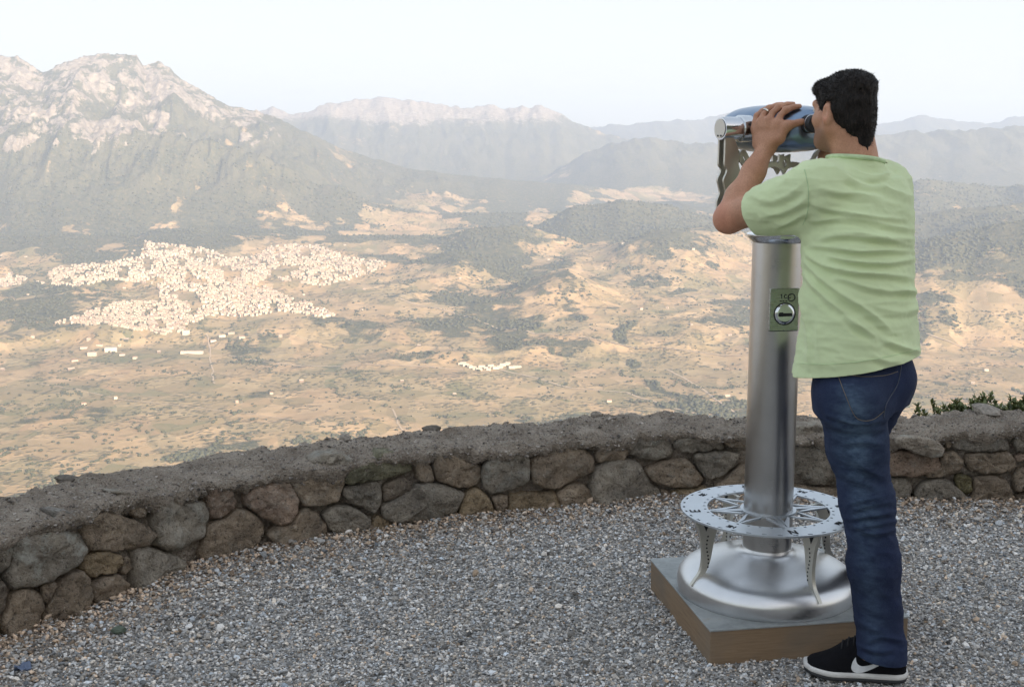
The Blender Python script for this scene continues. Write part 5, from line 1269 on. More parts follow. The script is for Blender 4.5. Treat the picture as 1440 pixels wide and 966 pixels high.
# arms
LWR = P(1078, 207, float(bsurf(-.095, R(-20), .030)[1]))
B.chain([LSH, LSH * .45 + LEL * .55, LEL], [.056, .048, .042], .03)
fa = LEL * .72 + LWR * .28
B.chain([LEL, fa, LEL * .35 + LWR * .65, LWR], [.037, .040, .031, .0250], .025)
B.ell(LEL + unit(LEL - LSH) * .010 + np.array([0, 0, -.006]), np.eye(3), (.033, .033, .033), .02)
RWR = bsurf_r(-.095, R(-48), .040)
B.chain([RSH, RSH * .45 + REL * .55, REL], [.056, .048, .041], .03); B.chain([REL, REL * .7 + RWR * .3, RWR], [.040, .042, .027], .025)
def hand(bs, wr, mir):
    q_ = .9 if mir else 1.0
    kn, out = [], {}
    base_s = [-.135, -.110, -.085, -.061]; kphi = [R(6), R(10), R(8), R(0)]; kof = [.020, .023, .021, .017]
    for i in range(4):
        s0 = base_s[i]; k_ = bs(s0, kphi[i], kof[i]); kn.append(k_)
        r = [.0094, .0097, .0092, .0083][i]; fan = [-.003, -.001, .001, .004][i]
        lens = [(.046, .026, .019), (.049, .029, .020), (.046, .027, .020), (.037, .021, .018)][i]
        def arc(ph, L, of):              # angle reached after a length L round the body
            pz = bs(s0, ph, of); a_ = 0
            while a_ < L and ph < R(150):
                ph += R(.5); q2 = bs(s0, ph, of); a_ += np.linalg.norm(q2 - pz); pz = q2
            return ph
        f1 = arc(kphi[i], lens[0] * q_, r + .008); f2 = arc(f1, lens[1] * q_, r + .003); f3 = arc(f2, lens[2] * q_, r)
        fm = arc(kphi[i], lens[0] * .5 * q_, r + .011)
        pts = [k_, bs(s0 + fan * .3, fm, r + .011), bs(s0 + fan, f1, r + .008), bs(s0 + fan * 1.5, f2, r + .002), bs(s0 + fan * 1.8, f3, r - .001)]
        B.chain(pts, [r * 1.10, r * 1.0, r * 1.04, r * .95, r * .82], .003); B.ell(pts[2], np.eye(3), (r * 1.13,) * 3, .006); B.ell(k_, np.eye(3), (r * 1.2,) * 3, .005)
        out[i] = pts
    pc_ = [wr * .82 + kn[i] * .18 for i in range(4)]
    for i in range(4):                         # the palm: four metacarpals fused by the blend
        m_ = wr + (kn[i] - wr) * .30 + (kn[i] - kn[1]) * .25
        B.chain([wr, m_, kn[i]], [.0215, .0185, .0110], .014)
    for i in range(3): B.cap(kn[i] * .80 + wr * .20, kn[i + 1] * .80 + wr * .20, .0115, .011, .012)
    # thumb: leaves the palm's side near the wrist and runs back under the eyepieces
    tb = wr * .70 + kn[0] * .30
    th = [wr * .8 + kn[0] * .2, bs(-.140, R(-14), .024), bs(-.160, R(4), .024), bs(-.176, R(16), .022)]
    B.chain(th, [.0195, .0150, .0122, .0100], .014); B.ell(th[2], np.eye(3), (.0130,) * 3, .006)
    B.cap(th[1], kn[0], .009, .009, .016)      # web
    return out, th
LH, LTH = hand(bsurf, LWR, False); RH, RTH = hand(bsurf_r, RWR, True)
# legs and feet (inside the clothes)
LHIP, RHIP = P(1196, 545, 3.27), P(1244, 535, 3.40)
LKN, LAN = P(1219, 702, 3.275), P(1240, 905, 3.262)
RFOOT = np.array([1.185, 3.77]); RAN = np.array([1.178, 3.765, .10]); RKN = P(1213, 702, 3.56)
B.chain([LHIP, LKN, LAN], [.080, .055, .040], .03); B.chain([RHIP, P(1212, 618, 3.50), RKN, RAN], [.066, .054, .046, .036], .03)
LTOE = G(1131, 946, .0) * .72 + G(1273, 957, .0) * .28
B.chain([LAN, [LTOE[0] * .6 + 1.07 * .4, LTOE[1] * .6 + 3.27 * .4, .045]], [.028, .020], .02)
rf = unit([-.22, .97, 0]); B.chain([RAN, RAN * [1, 1, 0] + rf * .15 + [0, 0, .045]], [.036, .026], .03)
Vb, Fb = B.mesh(); Vb = relax(Vb, Fb, 2, .4)
man = empty('person', (float(pel[0]), float(pel[1]), 0)); tag(man, 'man in pale green t-shirt and dark blue jeans looking through the viewer', 'person')
body = np_mesh('body', Vb, Fb, SKIN_M, man)
rel = Vb - HC; lf, ff, uf = rel @ hl, rel @ hd, rel @ hu
flush = sstep(.074, .088, np.abs(lf)) * sstep(.05, .03, np.abs(uf + .012)) * sstep(.05, .02, np.abs(ff + .01))
stub = sstep(-.035, -.06, uf) * sstep(-.15, -.12, uf) * sstep(-.01, .02, ff) * sstep(.13, .10, np.abs(ff)) * (np.abs(lf) < .08) * .55
dE = np.linalg.norm(Vb - LEL, axis=1); flush = np.maximum(flush * .9, .35 * sstep(.07, .03, dE))
attr(body, 'flush', flush); attr(body, 'stubble', stub)
print('body verts', len(Vb))
for s in (-1, 1):
    v, f = ico(2); np_mesh('eye', v * .0115 + hp(s * .032, .080, .004), f, simple('eye_white', (.6, .58, .55), .2, bump=0), man)
for i in range(4):
    pass
# finger nails on the thumb side and the ring
bm = bmesh.new(); p2, p1 = LH[2][2], LH[2][1]; ax = unit(p2 - p1); mid = p1 * .55 + p2 * .45
uu = unit(np.cross(ax, [0, 0, 1])); ww = np.cross(ax, uu); M = frame(mid, uu, ww, ax); add_lathe(bm, [(.0103, -.0025), (.0118, -.0025), (.0118, .0025), (.0103, .0025), (.0103, -.0025)], M, 32)
bm_obj('finger_ring', bm, steel('ring_silver', .2, (.75, .72, .66), brushed=False, aniso=0), man, smooth=True, autosmooth=30)

# ---- hair
Hh = Field(HC - .16, HC + .17, .003)
Hh.ell(hp(0, -.012, .020), H3, (.0715, .0870, .0885), .02)
Hh.ell(hp(0, -.038, -.024), H3, (.058, .048, .062), .03)
Hh.cap(hp(0, -.066, -.050), hp(0, -.074, -.120), .040, .031, .03)
Hh.cap(hp(-.036, .070, .066), hp(.036, .072, .068), .012, .012, .05)                  # front tuft
Hh.ell(hp(-.01, -.05, .075), H3, (.050, .045, .030), .03)
X, Yh, Zh = np.meshgrid(*Hh.ax, indexing='ij')
pl_, pf_, pu_ = None, None, None
pl_ = (X - HC[0]) * hl[0] + (Yh - HC[1]) * hl[1] + (Zh - HC[2]) * hl[2]; pf_ = (X - HC[0]) * hd[0] + (Yh - HC[1]) * hd[1] + (Zh - HC[2]) * hd[2]; pu_ = (X - HC[0]) * hu[0] + (Yh - HC[1]) * hu[1] + (Zh - HC[2]) * hu[2]
pl_, pf_, pu_ = pl_ / HS, pf_ / HS, pu_ / HS; side = np.abs(pl_)
# hairline height as a function of how far forward: nape low, behind the ear, sideburn, temple, forehead
line = np.interp(pf_, [-.12, -.075, -.055, -.040, -.026, -.020, .004, .010, .030, .038, .055, .075, .095, .12], [-.108, -.106, -.098, -.080, -.055, .026, .028, -.026, -.030, .012, .040, .058, .066, .07])
lineN = np.where(pf_ < -.045, -.096 - .036 * np.clip(1 - side / .050, 0, 1), line)
Hh.d = np.maximum(Hh.d, (lineN - pu_).astype(np.float32) * .8)
lim = np.interp(pu_, [-.16, -.125, -.10, -.06, -.03, .0], [.006, .018, .034, .055, .072, .12])
Hh.d = np.maximum(Hh.d, np.where(pf_ < -.02, (side - lim) * .8, -1).astype(np.float32))
Hh.d = np.maximum(Hh.d, (pf_ - .105).astype(np.float32))
nz = vnoise(pl_ * 60, pf_ * 60, pu_ * 40, seed=61) * .0026 + vnoise(pl_ * 150, pf_ * 150, pu_ * 60, seed=62) * .0016
Hh.d = (Hh.d + nz).astype(np.float32)
Vh, Fh = Hh.mesh(); Vh = relax(Vh, Fh, 1, .4); Nh = normals(Vh, Fh)
t = NT('dark_hair'); p = t.obj(); n_ = t.noise(t.map(p, (1, 1, .25)), 260, 3, .6)
t.set(Base_Color=t.ramp(n_, [(.3, (.006, .005, .005)), (.52, (.014, .011, .010)), (.75, (.045, .034, .028))]), Roughness=.5); t.b.inputs['Specular IOR Level'].default_value = .2; t.bump(n_, .5, .002); hair_m = t.m
# short strands standing off the cap
lv, lf_ = [Vh], [list(f) for f in Fh]
rg = np.random.default_rng(5); k = rg.choice(len(Vh), 16000)
rh = Vh - HC; ok = (rh[k] @ hu) > -.10; k = k[ok]; b0 = len(Vh)
grow = unit(hd * .4 + hu * .1)
d = Nh[k] * .55 + grow * .35 * sstep(-.02, .06, rh[k] @ hu)[:, None] - hu * .6 * sstep(.05, -.02, rh[k] @ hu)[:, None] + rg.normal(0, .17, (len(k), 3)); d /= np.linalg.norm(d, axis=1)[:, None]
L = rg.uniform(.003, .008, len(k)); sdv = np.cross(d, rg.normal(0, 1, (len(k), 3))); sdv /= np.linalg.norm(sdv, axis=1)[:, None]
a = Vh[k] - Nh[k] * .001
SV = np.stack([a - sdv * .0008, a + sdv * .0008, a + d * L[:, None]], 1).reshape(-1, 3)
tu = hp(-.028, -.066, .086); m_ = 60                                     # the cowlick at the crown
dd = unit(hu * .8 - hd * .5) + rg.normal(0, .3, (m_, 3)); s2 = rg.normal(0, .010, (m_, 3)) + tu; q = rg.normal(0, 1, (m_, 3)); q /= np.linalg.norm(q, axis=1)[:, None]
SV2 = np.stack([s2 - q * .0011, s2 + q * .0011, s2 + dd * rg.uniform(.005, .012, (m_, 1))], 1).reshape(-1, 3)
SVall = np.concatenate([SV, SV2]); tri = (np.arange(len(SVall)).reshape(-1, 3) + b0).tolist()
hair = np_mesh('hair', np.vstack([Vh, SVall]), lf_ + tri, hair_m, man)
# ---- folds traced along the cloth
def folds(V_, N_, curves, facing=-.1):
    x, y = to_px(V_); disp = np.zeros(len(V_)); vd = V_ - np.array([0, 0, EYE]); vd /= np.linalg.norm(vd, axis=1)[:, None]
    fac = sstep(facing - .15, facing + .15, -(vd * N_).sum(1))
    for pts, amp, wd in curves:
        q = np.array(pts, float); q = spline(q, 5) if len(q) > 2 else q
        best = np.full(len(x), 1e9); sg = np.zeros(len(x)); ub = np.zeros(len(x)); n = len(q) - 1
        for i in range(n):
            a_, b_ = q[i], q[i + 1]; e = b_ - a_; L2 = e @ e + 1e-9
            tt_ = np.clip(((x - a_[0]) * e[0] + (y - a_[1]) * e[1]) / L2, 0, 1); ex, ey = x - a_[0] - tt_ * e[0], y - a_[1] - tt_ * e[1]; dd_ = np.hypot(ex, ey)
            m = dd_ < best; best[m] = dd_[m]; sg[m] = np.sign(e[0] * ey - e[1] * ex)[m]; ub[m] = ((i + tt_) / n)[m]
        taper = np.sin(np.clip(ub, 0.02, .98) * math.pi) ** .5
        sd_ = best * sg / (wd * .82)
        disp += 1.9 * amp * taper * (.45 * np.exp(-sd_ ** 2) + .65 * np.exp(-1.7 * np.abs(sd_)) - .75 * np.exp(-(sd_ - 1.9) ** 2))
    return disp * fac
z3 = lambda *L: [(1000 + x / 2.841, 300 + y / 2.841) for x, y in L]
z1 = lambda *L: [(960 + x / 3.22, 60 + y / 3.22) for x, y in L]
z6 = lambda *L: [(1100 + x / 4.83, 560 + y / 4.83) for x, y in L]
z2 = lambda *L: [(860 + x / 2.9625, 640 + y / 2.9625) for x, y in L]
SHF = [(z3((430, 105), (520, 92), (620, 98), (720, 110), (800, 128)), .0050, 4.5), (z3((400, 128), (500, 140), (600, 152), (700, 148), (800, 150)), .0050, 4.5),
       (z3((470, 172), (560, 190), (640, 198), (720, 198), (805, 185)), .0050, 4.5), (z3((370, 140), (440, 200), (560, 232), (700, 245), (800, 258)), .0055, 5),
       (z3((352, 150), (400, 215), (500, 305), (640, 400), (720, 470)), .0055, 6), (z3((350, 175), (390, 260), (470, 345), (540, 400)), .0050, 6), (z3((500, 250), (640, 300), (760, 312), (820, 305)), .0040, 5),
       (z3((540, 410), (600, 455), (660, 495)), .0050, 5), (z3((690, 505), (770, 538), (835, 552)), .0050, 5), (z3((730, 292), (830, 325)), .0035, 5), (z3((640, 370), (760, 395), (835, 375)), .003, 6),
       (z3((352, 300), (372, 390), (388, 500), (395, 615)), .0050, 6), (z3((425, 420), (430, 520), (440, 612)), .003, 8), (z3((640, 560), (700, 590), (760, 592)), .003, 6),
       (z1((620, 660), (700, 678), (790, 690), (890, 700)), .0045, 6), (z1((600, 738), (720, 765), (860, 790), (1000, 800)), .0050, 5), (z1((590, 805), (720, 795), (860, 812), (1040, 848)), .0050, 5),
       (z1((740, 560), (810, 600), (880, 612), (940, 590)), .0045, 5), (z1((720, 590), (800, 640), (900, 650)), .003, 6), (z1((640, 870), (780, 862), (900, 880), (1045, 892)), .0045, 5), (z1((880, 640), (960, 680), (1040, 700)), .003, 6),
       (z1((320, 700), (400, 720), (480, 690), (545, 640)), .0030, 6), (z1((360, 790), (440, 770), (520, 740), (560, 700)), .004, 6), (z1((420, 840), (500, 800), (560, 770)), .004, 5)]
# ---- t-shirt
S = Field((.55, 3.02, .80), (1.42, 3.78, 1.56), .0044)
SZ = [.80, .87, .95, 1.05, 1.16, 1.27, 1.37, 1.43]
SX = [tpx(1211, 3.34), tpx(1211, 3.34), tpx(1211, 3.335), tpx(1209, 3.335), tpx(1206, 3.345), tpx(1205, 3.36), tpx(1206, 3.38), tpx(1206, 3.39)]
SY = [3.34, 3.34, 3.335, 3.335, 3.345, 3.36, 3.38, 3.39]
S.tube(SZ, SX, SY, [.196, .193, .184, .174, .171, .174, .170, .135], [.168, .164, .150, .140, .133, .130, .118, .085], [tang] * 8, .05, e=2.25)
S.cap(LSH + [0, 0, -.006], RSH + [0, 0, -.012], .070, .070, .05)
S.cap(NB + [0, 0, -.030], LSH + [.02, 0, .004], .060, .062, .04); S.cap(NB + [0, 0, -.030], RSH + [-.01, 0, .004], .060, .058, .04)
S.cap(NB - [0, 0, .05], NB + [0, 0, .05], .076, .066, .03)
sd_l = unit(LEL - LSH); SE = LSH + sd_l * .200
S.chain([LSH, LSH + sd_l * .12 + [0, 0, -.008], SE + sd_l * .05 + [0, 0, -.006]], [.070, .062, .053], .045)
S.cap(LSH + sd_l * .05 + [.03, 0, -.055], LSH + sd_l * .17 + [0, 0, -.020], .042, .042, .05)
sd_r = unit(REL - RSH); S.chain([RSH, RSH + sd_r * .30], [.076, .066], .045)
Vs, Fs = S.mesh(); Vs = relax(Vs, Fs, 4, .5); Ns = normals(Vs, Fs)
dsp = folds(Vs, Ns, SHF) + .0035 * fbm(Vs[:, 0] * 9, Vs[:, 1] * 9, Vs[:, 2] * 14, oct=3, seed=71) + .0045 * np.maximum(0, fbm(Vs[:, 0] * 11 + Vs[:, 2] * 6, Vs[:, 1] * 11, Vs[:, 2] * 34, oct=3, seed=73, ridged=True)) * sstep(.86, .95, Vs[:, 2]) + .004 * np.sin(Vs[:, 0] * 40 + Vs[:, 1] * 55 + 3) * sstep(1.02, .86, Vs[:, 2])
Vs = Vs + Ns * dsp[:, None]
hemA, hemB = P(1122, 519, 3.42), P(1300, 498, 3.30)
hn = np.cross(hemB - hemA, np.cross([0, 0, 1], unit(hemB - hemA))); hn = unit(hn); hn = -hn if hn[2] > 0 else hn
nk = unit(hd * .25 + np.array([0, 0, 1.])); NC = P(1204, 222, 3.39)
nk = unit(np.array([.10, .10, 1.0]))
bm = cut(Vs, Fs, [hemA, SE, RSH + sd_r * .22, NC], [hn, sd_l, sd_r, nk], [None, lambda q: (Vector(SE) - q).length < .16, lambda q: (Vector(RSH + sd_r * .22) - q).length < .14, lambda q: (Vector(NC) - q).length < .125 and q.z > NC[2] - .06])
bmesh.ops.recalc_face_normals(bm, faces=bm.faces[:])
def cloth(name, base, weave=900, var=.06):
    t = NT(name); p = t.obj(); n1 = t.noise(p, 5, 4); n2 = t.noise(p, weave, 2); c = t.mix(t.ramp(n1, [(.3, 0.), (.7, 1.)]), tuple(x * (1 - var) for x in base), tuple(x * (1 + var) for x in base))
    t.set(Base_Color=c, Roughness=.9); t.b.inputs['Specular IOR Level'].default_value = .12; t.b.inputs['Sheen Weight'].default_value = .15; t.bump(n2, .25, .0008); return t
CL = cloth('green_cotton', (.645, .745, .45)); shirt = bm_obj('t_shirt', bm, CL.m, man, smooth=True)
md = shirt.modifiers.new('thickness', 'SOLIDIFY'); md.thickness = .0025; md.offset = -1
# ---- jeans
J = Field((.74, 2.98, .06), (1.42, 3.95, 1.02), .0046)
JZ = [.80, .86, .92, .98, 1.02]
J.tube(JZ, [tpx(1218, 3.34)] * 2 + [tpx(1216, 3.34)] * 3, [3.335] * 5, [.156, .160, .153, .150, .148], [.112, .112, .106, .10, .10], [tang] * 5, .04)
J.ell(P(1198, 562, 3.225), np.eye(3), (.084, .078, .085), .06); J.ell(P(1246, 530, 3.30), np.eye(3), (.074, .072, .070), .06)
J.chain([LHIP + [.0, .0, -.01], LHIP * .5 + LKN * .5 + [-.004, 0, 0], LKN], [.089, .077, .069], .04)
J.chain([LKN, LKN * .55 + LAN * .45 + [.0, -.004, 0], LAN + [0, 0, -.02]], [.071, .0675, .0625], .03)
J.cap(LAN, LAN + [.004, 0, -.06], .063, .0635, .02)
J.chain([RHIP, P(1208, 618, 3.50), RKN, RAN + [0, 0, -.03]], [.084, .066, .060, .056], .04)
Vj, Fj = J.mesh(); Vj = relax(Vj, Fj, 3, .5); Nj = normals(Vj, Fj)
JF = [(z6((310, 110), (430, 150), (560, 165), (690, 140)), .0045, 5), (z6((300, 160), (420, 205), (560, 215), (700, 205)), .003, 6), (z6((420, 300), (560, 290), (680, 320)), .0035, 6), (z6((480, 400), (580, 480), (700, 540)), .0045, 7), (z6((420, 500), (520, 560), (640, 600)), .003, 7),
      (z6((470, 760), (600, 720), (740, 700)), .0045, 5), (z6((440, 720), (560, 690), (720, 660)), .0035, 5), (z6((470, 815), (620, 790), (760, 770)), .0045, 5), (z6((480, 870), (640, 850), (770, 830)), .004, 5), (z6((500, 920), (640, 905), (770, 890)), .003, 5),
      (z2((1010, 290), (1090, 325), (1150, 318)), .0035, 6), (z2((1050, 430), (1130, 405), (1195, 415)), .002, 9), (z2((1035, 690), (1090, 725), (1150, 735)), .003, 6), (z2((1070, 770), (1140, 755), (1215, 775)), .0045, 5), (z2((1035, 790), (1110, 815), (1170, 805)), .004, 5), (z2((1120, 560), (1170, 600), (1200, 660)), .002, 8)]
pk = np.array(z3((505, 640), (535, 720), (580, 815), (640, 825), (690, 790), (745, 632))); jx0, jy0 = to_px(Vj); ins_ = np.array([in_poly(a_, b_, pk) for a_, b_ in zip(jx0, jy0)]) & (Vj[:, 1] < 3.35)
Vj = Vj + Nj * (.0022 * ins_ + folds(Vj, Nj, JF) + .003 * fbm(Vj[:, 0] * 14, Vj[:, 1] * 14, Vj[:, 2] * 10, oct=3, seed=77) + .0042 * np.maximum(0, fbm(Vj[:, 0] * 12 + Vj[:, 2] * 9, Vj[:, 1] * 12, Vj[:, 2] * 20, oct=3, seed=79, ridged=True)) * sstep(.85, .72, Vj[:, 2]))[:, None]
CUFF = P(1240, 924, 3.262)
bm = cut(Vj, Fj, [(0, 0, .985), CUFF, (0, 0, .075)], [(0, 0, 1), (-.12, 0, -1), (0, 0, -1)], [None, lambda q: q.y < 3.50 and q.z < .4, lambda q: q.y > 3.50])
bmesh.ops.recalc_face_normals(bm, faces=bm.faces[:])
t = NT('dark_denim'); p = t.obj(); n1 = t.noise(p, 4, 5, .6); tw = t.noise(t.map(p, (1, 1, .3), (0.000, 0.850, 0.000)), 700, 2)
c = t.ramp(n1, [(.3, (0.009, 0.014, 0.039)), (.55, (0.014, 0.022, 0.061)), (.75, (0.024, 0.037, 0.088))]); c = t.mix(t.ramp(tw, [(.4, 0.), (.65, .35)]), c, (0.048, 0.065, 0.112))
c = t.mix(t.attr('fade'), c, t.mix(t.ramp(t.noise(t.map(p, (1, 1, 2.2)), 22, 4, .7), [(.35, 0.), (.65, 1.)]), (.028, .046, .085), (.095, .145, .22)))
t.set(Base_Color=c, Roughness=.85); t.b.inputs['Specular IOR Level'].default_value = .2; t.bump(tw, .3, .0008)
jeans = bm_obj('jeans', bm, t.m, man, smooth=True)
jv = np.array([v.co[:] for v in jeans.data.vertices]) + np.array(man.location)
jx, jy = to_px(jv); attr(jeans, 'fade', .75 * np.exp(-((jx - 1205) / 34) ** 2 - ((jy - 610) / 60) ** 2) * (jv[:, 1] < 3.36) + .4 * np.exp(-((jx - 1210 - (jy - 700) * .10) / 17) ** 2) * (jy > 540) * (jv[:, 1] < 3.36) + .5 * np.exp(-((jx - 1225) / 22) ** 2 - ((jy - 720) / 30) ** 2))
md = jeans.modifiers.new('thickness', 'SOLIDIFY'); md.thickness = .003; md.offset = -1
# stitched seams laid on the cloth
def bvh_of(o):
    me = o.data; return BVHTree.FromPolygons([v.co + Vector(man.location) for v in me.vertices], [p_.vertices[:] for p_ in me.polygons])
bj, bs_ = bvh_of(jeans), bvh_of(shirt)
def seam(name, bvh, lines, rad, mat, parent, lift=.0008, closed=False):
    bm = bmesh.new(); n = 0
    for L in lines:
        q = spline(np.array(L, float), 8) if len(L) > 2 else np.linspace(L[0], L[1], 12); run = []
        for x, y in q:
            d = Vector(ray(x, y)).normalized(); h, nn, _, _ = bvh.ray_cast(Vector((0, 0, EYE)), d, 9)
            if h is not None:
                if nn.dot(d) > 0: nn = -nn
                if run and (h - run[-1]).length > .05: continue
                run.append(h + nn * lift)
        if len(run) > 2: add_tube(bm, run, rad, 6); n += 1
    if n == 0: bm.free(); return None
    return bm_obj(name, bm, mat, None, smooth=True) if parent is None else put_on(name, bm, mat, parent)
def put_on(name, bm, mat, parent):
    o = bm_obj(name, bm, mat, None, smooth=True); o.parent = parent; o.data.transform(Matrix.Translation(-Vector(man.location))); return o
th_m = simple('seam_thread', (.07, .08, .11), .8, bump=0); th2 = simple('tan_thread', (.17, .14, .11), .8, bump=0)
seam('pocket_stitching', bj, [z3((505, 640), (535, 720), (580, 815), (640, 825), (690, 790)), z3((505, 640), (600, 652), (690, 648), (745, 632))], .0010, th2, jeans)
seam('seat_seam', bj, [z3((760, 600), (745, 680), (700, 760), (688, 820))], .0014, th_m, jeans)
seam('shoulder_seam', bs_, [z1((552, 575), (566, 640), (570, 700), (565, 770), (545, 825))], .0012, simple('green_thread', (.50, .64, .38), .9, bump=0), shirt)
hm_ = simple('green_rib', (.56, .70, .42), .9, bump=0)
seam('hem_stitching', bs_, [[(1124, 511), (1165, 512), (1210, 508), (1260, 499), (1299, 489)]], .0009, hm_, shirt)
# ribbed collar: follows the cut edge of the neck hole
nbm = bmesh.new(); cN = np.array(NC); uu = unit(np.cross(nk, [0, 1, 0])); ww = np.cross(nk, uu); ring_pts = []
for k in range(48):
    a = 2 * math.pi * k / 48; d = uu * math.cos(a) + ww * math.sin(a)
    o_ = cN + d * .14 - nk * .006; h, nn, _, _ = bs_.ray_cast(Vector(o_), Vector(-d), .14)
    if h is not None: ring_pts.append(np.array(h))
if len(ring_pts) > 20:
    ring_pts.append(ring_pts[0]); add_tube(nbm, ring_pts, .0065, 8); put_on('collar_rib', nbm, hm_, shirt)
else: nbm.free()

# ---- shoes
def shoe(heel, toe, name_parent, side):
    """heel, toe: ground points; side=+1 puts the outer side on the left of the walking direction"""
    e1 = unit([toe[0] - heel[0], toe[1] - heel[1], 0]); e2 = np.array([-e1[1], e1[0], 0]) * side; L = math.hypot(toe[0] - heel[0], toe[1] - heel[1])
    o = np.array([heel[0], heel[1], .004]); W = lambda a, b, c: o + e1 * a + e2 * b + np.array([0, 0, c])
    ts = np.array([0, .03, .10, .25, .44, .58, .65, .71, .80, .94, 1.0]) * L
    wo = np.array([.020, .031, .036, .036, .037, .041, .044, .046, .046, .034, .012]); wi = np.array([.020, .031, .036, .033, .031, .036, .040, .043, .045, .038, .016])
    top = np.array([.075, .105, .116, .120, .122, .114, .096, .079, .064, .049, .030]); lift = np.array([.008, .004, .001, 0, 0, 0, 0, 0, .002, .008, .013])
    n = 60; u = np.linspace(0, 1, n); tt_ = L * (.5 - .5 * np.cos(u * math.pi)); I = lambda v: np.interp(tt_, ts, v)
    def sm(v): 
        v = I(v); 
        for _ in range(4): v[1:-1] = (v[:-2] + 2 * v[1:-1] + v[2:]) / 4
        return v
    wo_, wi_, tp, lf_ = sm(wo), sm(wi), sm(top), sm(lift)
    wo_ = wo_ * np.sqrt(np.clip(1 - (np.abs(u - .5) * 2) ** 14, 0, 1)); wi_ = wi_ * np.sqrt(np.clip(1 - (np.abs(u - .5) * 2) ** 14, 0, 1))
    m = 33; rows = []
    for i in range(n):
        r = []
        for k in range(m):
            a = math.pi * k / (m - 1); c, s_ = math.cos(a), math.sin(a)
            w_ = wo_[i] if c > 0 else wi_[i]; zz = .018 + lf_[i] + (tp[i] - .018 - lf_[i]) * abs(s_) ** .85; b = w_ * math.copysign(abs(c) ** .62, c) * (1 - .30 * (abs(s_) ** 1.4) * min(1, max(0, (tp[i] - .05) / .05)))
            r.append(W(tt_[i], b, zz))
        rows.append(r)
    A = np.array(rows).reshape(-1, 3); i = np.arange(n * m).reshape(n, m)
    f = [list(q) for q in np.stack([i[:-1, :-1], i[1:, :-1], i[1:, 1:], i[:-1, 1:]], -1).reshape(-1, 4)] + [[i[k, 0], i[k, m - 1], i[k + 1, m - 1], i[k + 1, 0]] for k in range(n - 1)] + [list(i[0]), list(i[-1])]
    tS = NT('black_knit'); pp = tS.obj(); nn = tS.noise(pp, 500, 2); tS.set(Base_Color=tS.ramp(nn, [(.3, (.004, .004, .006)), (.7, (.011, .011, .014))]), Roughness=.85); tS.b.inputs['Specular IOR Level'].default_value = .15; tS.bump(nn, .4, .001)
    bm0 = bmesh.new(); vs_ = [bm0.verts.new(v) for v in A]
    for q in f:
        try: bm0.faces.new([vs_[k] for k in q])
        except ValueError: pass
    up = bm_obj('shoe', bm0, tS.m, man, smooth=True, autosmooth=50)
    def band(nm, z0, z1, grow, mat):
        bm1 = bmesh.new(); lo_, hi_, ci_ = [], [], []
        loop = [(tt_[k], wo_[k], lf_[k]) for k in range(n)] + [(tt_[k], -wi_[k], lf_[k]) for k in range(n - 1, -1, -1)]
        cen = L * .5
        pts = []
        for a, b, l_ in loop:
            d = np.array([(a - cen) / (L / 2), b / .04]); q = np.array([grow * 1.0 * np.sign(a - cen) * abs(d[0]) ** 6, grow * np.sign(b) if abs(b) > .004 else 0])
            pts.append((a + q[0], b + q[1], l_))
        R0 = []
        for zz, sh in ((z0, -.0015), (z0 + .002, .0), ((z0 + z1) / 2, .0012), (z1 - .002, 0), (z1, -.002)):
            R0.append([bm1.verts.new(W(a * (1 + sh * 0) + 0, b + sh * np.sign(b), (zz + l_) if callable(zz) is False else 0)) for a, b, l_ in pts])
        for a_, b_ in zip(R0[:-1], R0[1:]):
            for k in range(len(pts)): bm1.faces.new((a_[k], a_[(k + 1) % len(pts)], b_[(k + 1) % len(pts)], b_[k]))
        bm1.faces.new(R0[0][::-1]); bm1.faces.new(R0[-1]); return put_on(nm, bm1, mat, up)
    band('outsole', .0, .0105, .002, simple('grey_outsole', (.035, .036, .04), .8, nscale=120, bump=.3))
    band('midsole', .0105, .0255, .0035, simple('white_midsole', (.72, .70, .68), .7, nscale=40, var=.12, bump=0))
    # side emblem: a curved tick that tapers to the heel
    bu = BVHTree.FromPolygons([v.co + Vector(man.location) for v in up.data.vertices], [q.vertices[:] for q in up.data.polygons])
    def onside(a, c, liftd=.0012):
        h, nn_, _, _ = bu.ray_cast(Vector(W(a, .2, c)), Vector(-e2), .4)
        return None if h is None else (h + Vector(e2) * liftd)
    zq = lambda x, y: ((1275 - (1100 + x / 7.2)) / 145 * L, None)
    def qt(x, y): return ((1272.5 - (1100 + x / 7.2)) / 142.0 * L, .007 + (962.5 - (860 + y / 7.2)) / 487.0 - (1272.5 - (1100 + x / 7.2)) / 142. * .012)
    lo_c = spline([qt(*q) for q in [(722, 490), (690, 540), (680, 600), (710, 640), (765, 648), (830, 632), (920, 590), (1010, 540), (1060, 500)]], 6)
    up_c = spline([qt(*q) for q in [(722, 490), (728, 530), (745, 560), (780, 578), (830, 575), (900, 556), (960, 532), (1020, 508), (1060, 500)]], 6)
    bm2 = bmesh.new(); prev = None
    for a_, b_ in zip(lo_c, up_c):
        row = []
        for w_ in np.linspace(0, 1, 6):
            q = a_ * (1 - w_) + b_ * w_; h = onside(q[0], q[1]); row.append(None if h is None else bm2.verts.new(h))
        if prev and None not in row and None not in prev:
            for k in range(5): bm2.faces.new((prev[k], row[k], row[k + 1], prev[k + 1]))
        prev = row
    bmesh.ops.remove_doubles(bm2, verts=bm2.verts[:], dist=1e-6); wm = simple('white_print', (.80, .81, .83), .6, bump=0)
    if bm2.faces: put_on('side_emblem', bm2, wm, up)
    else: bm2.free()
    # heel letters wrap round the heel
    bm3 = bmesh.new(); ang0 = 0
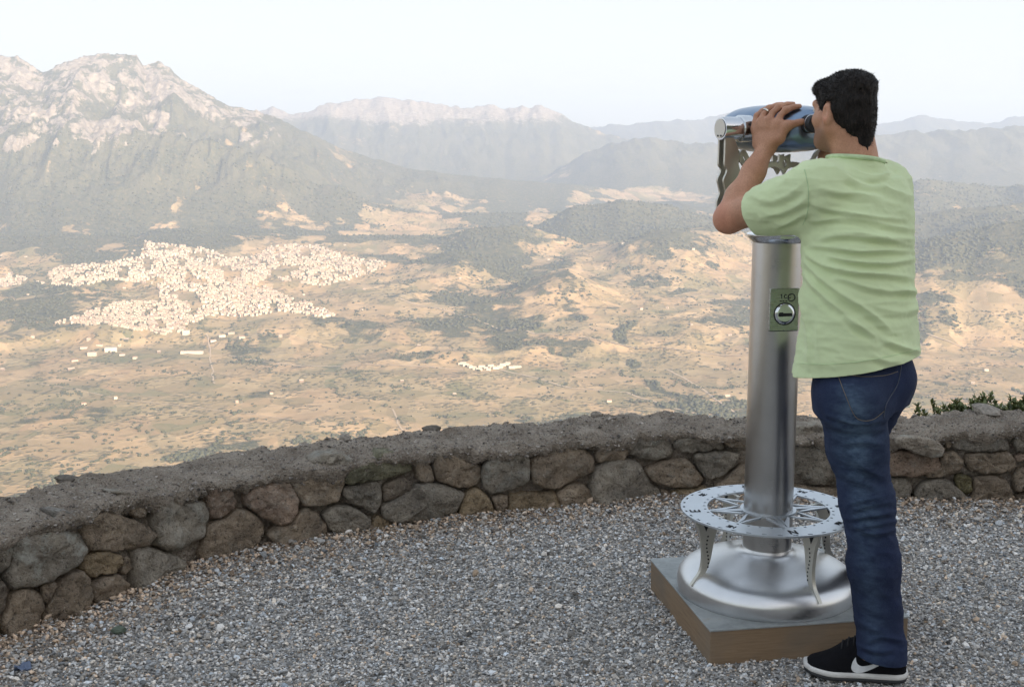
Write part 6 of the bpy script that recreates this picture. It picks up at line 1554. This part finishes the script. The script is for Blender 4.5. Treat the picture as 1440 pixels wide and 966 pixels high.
    for ci_, ch in enumerate('NIKE'):
        for (x0, y0), (x1, y1) in GLY[ch]:
            prev = None
            for w_ in np.linspace(0, 1, 5):
                xx_, yy_ = x0 * (1 - w_) + x1 * w_, y0 * (1 - w_) + y1 * w_
                ph = R(90) - ((ci_ * .0125 + xx_ * .0105) - .004) / .034; zz = .052 + yy_ * .021
                dirv = e2 * math.sin(ph) - e1 * math.cos(ph); oo = W(.034, 0, zz) + dirv * .12
                h, nn_, _, _ = bu.ray_cast(Vector(oo), Vector(-dirv), .12)
                if h is None: prev = None; continue
                tan = np.cross(dirv, [0, 0, 1]); dx_, dy_ = x1 - x0, y1 - y0; ln = math.hypot(dx_, dy_); pn = Vector(tan) * (-dy_ / ln) + Vector((0, 0, dx_ / ln)); hh = h + Vector(dirv) * .0010
                cur = (bm3.verts.new(hh + pn * .0016), bm3.verts.new(hh - pn * .0016))
                if prev: bm3.faces.new((prev[0], cur[0], cur[1], prev[1]))
                prev = cur
    put_on('heel_lettering', bm3, wm, up)
    # laces, tongue tab
    bm4 = bmesh.new()
    for k in range(5):
        a = L * (.40 + .058 * k); prevp = []
        for b in np.linspace(-.022, .022, 7):
            h, _, _, _ = bu.ray_cast(Vector(W(a + b * .2, b, .2)), Vector((0, 0, -1)), .4)
            if h is not None: prevp.append(h + Vector((0, 0, .002)))
        if len(prevp) > 2: add_tube(bm4, prevp, .0024, 6)
    put_on('laces', bm4, simple('black_lace', (.014, .014, .016), .8, bump=0), up)
    bm5 = bmesh.new(); q = W(L * .46, .004, .103); add_box(bm5, frame(q, e1, e2, (0, 0, 1)) @ Matrix.Rotation(R(28), 4, 'Y'), (.030, .034, .006), .002); tg = put_on('tongue', bm5, tS.m, up)
    bm5 = bmesh.new(); add_box(bm5, frame(W(L * .385, .030, .104), e1, e2, (0, 0, 1)) @ Matrix.Rotation(R(50), 4, 'Y'), (.012, .006, .006), .001); put_on('tongue_tab', bm5, wm, up)
    return up
he, to_ = G(1273, 957, .0), G(1131, 946, .0)
shoe(he, to_, 'left', 1)
rh_ = RFOOT - rf[:2] * .07; shoe((rh_[0], rh_[1], 0), (rh_[0] + rf[0] * .29, rh_[1] + rf[1] * .29, 0), 'right', -1)
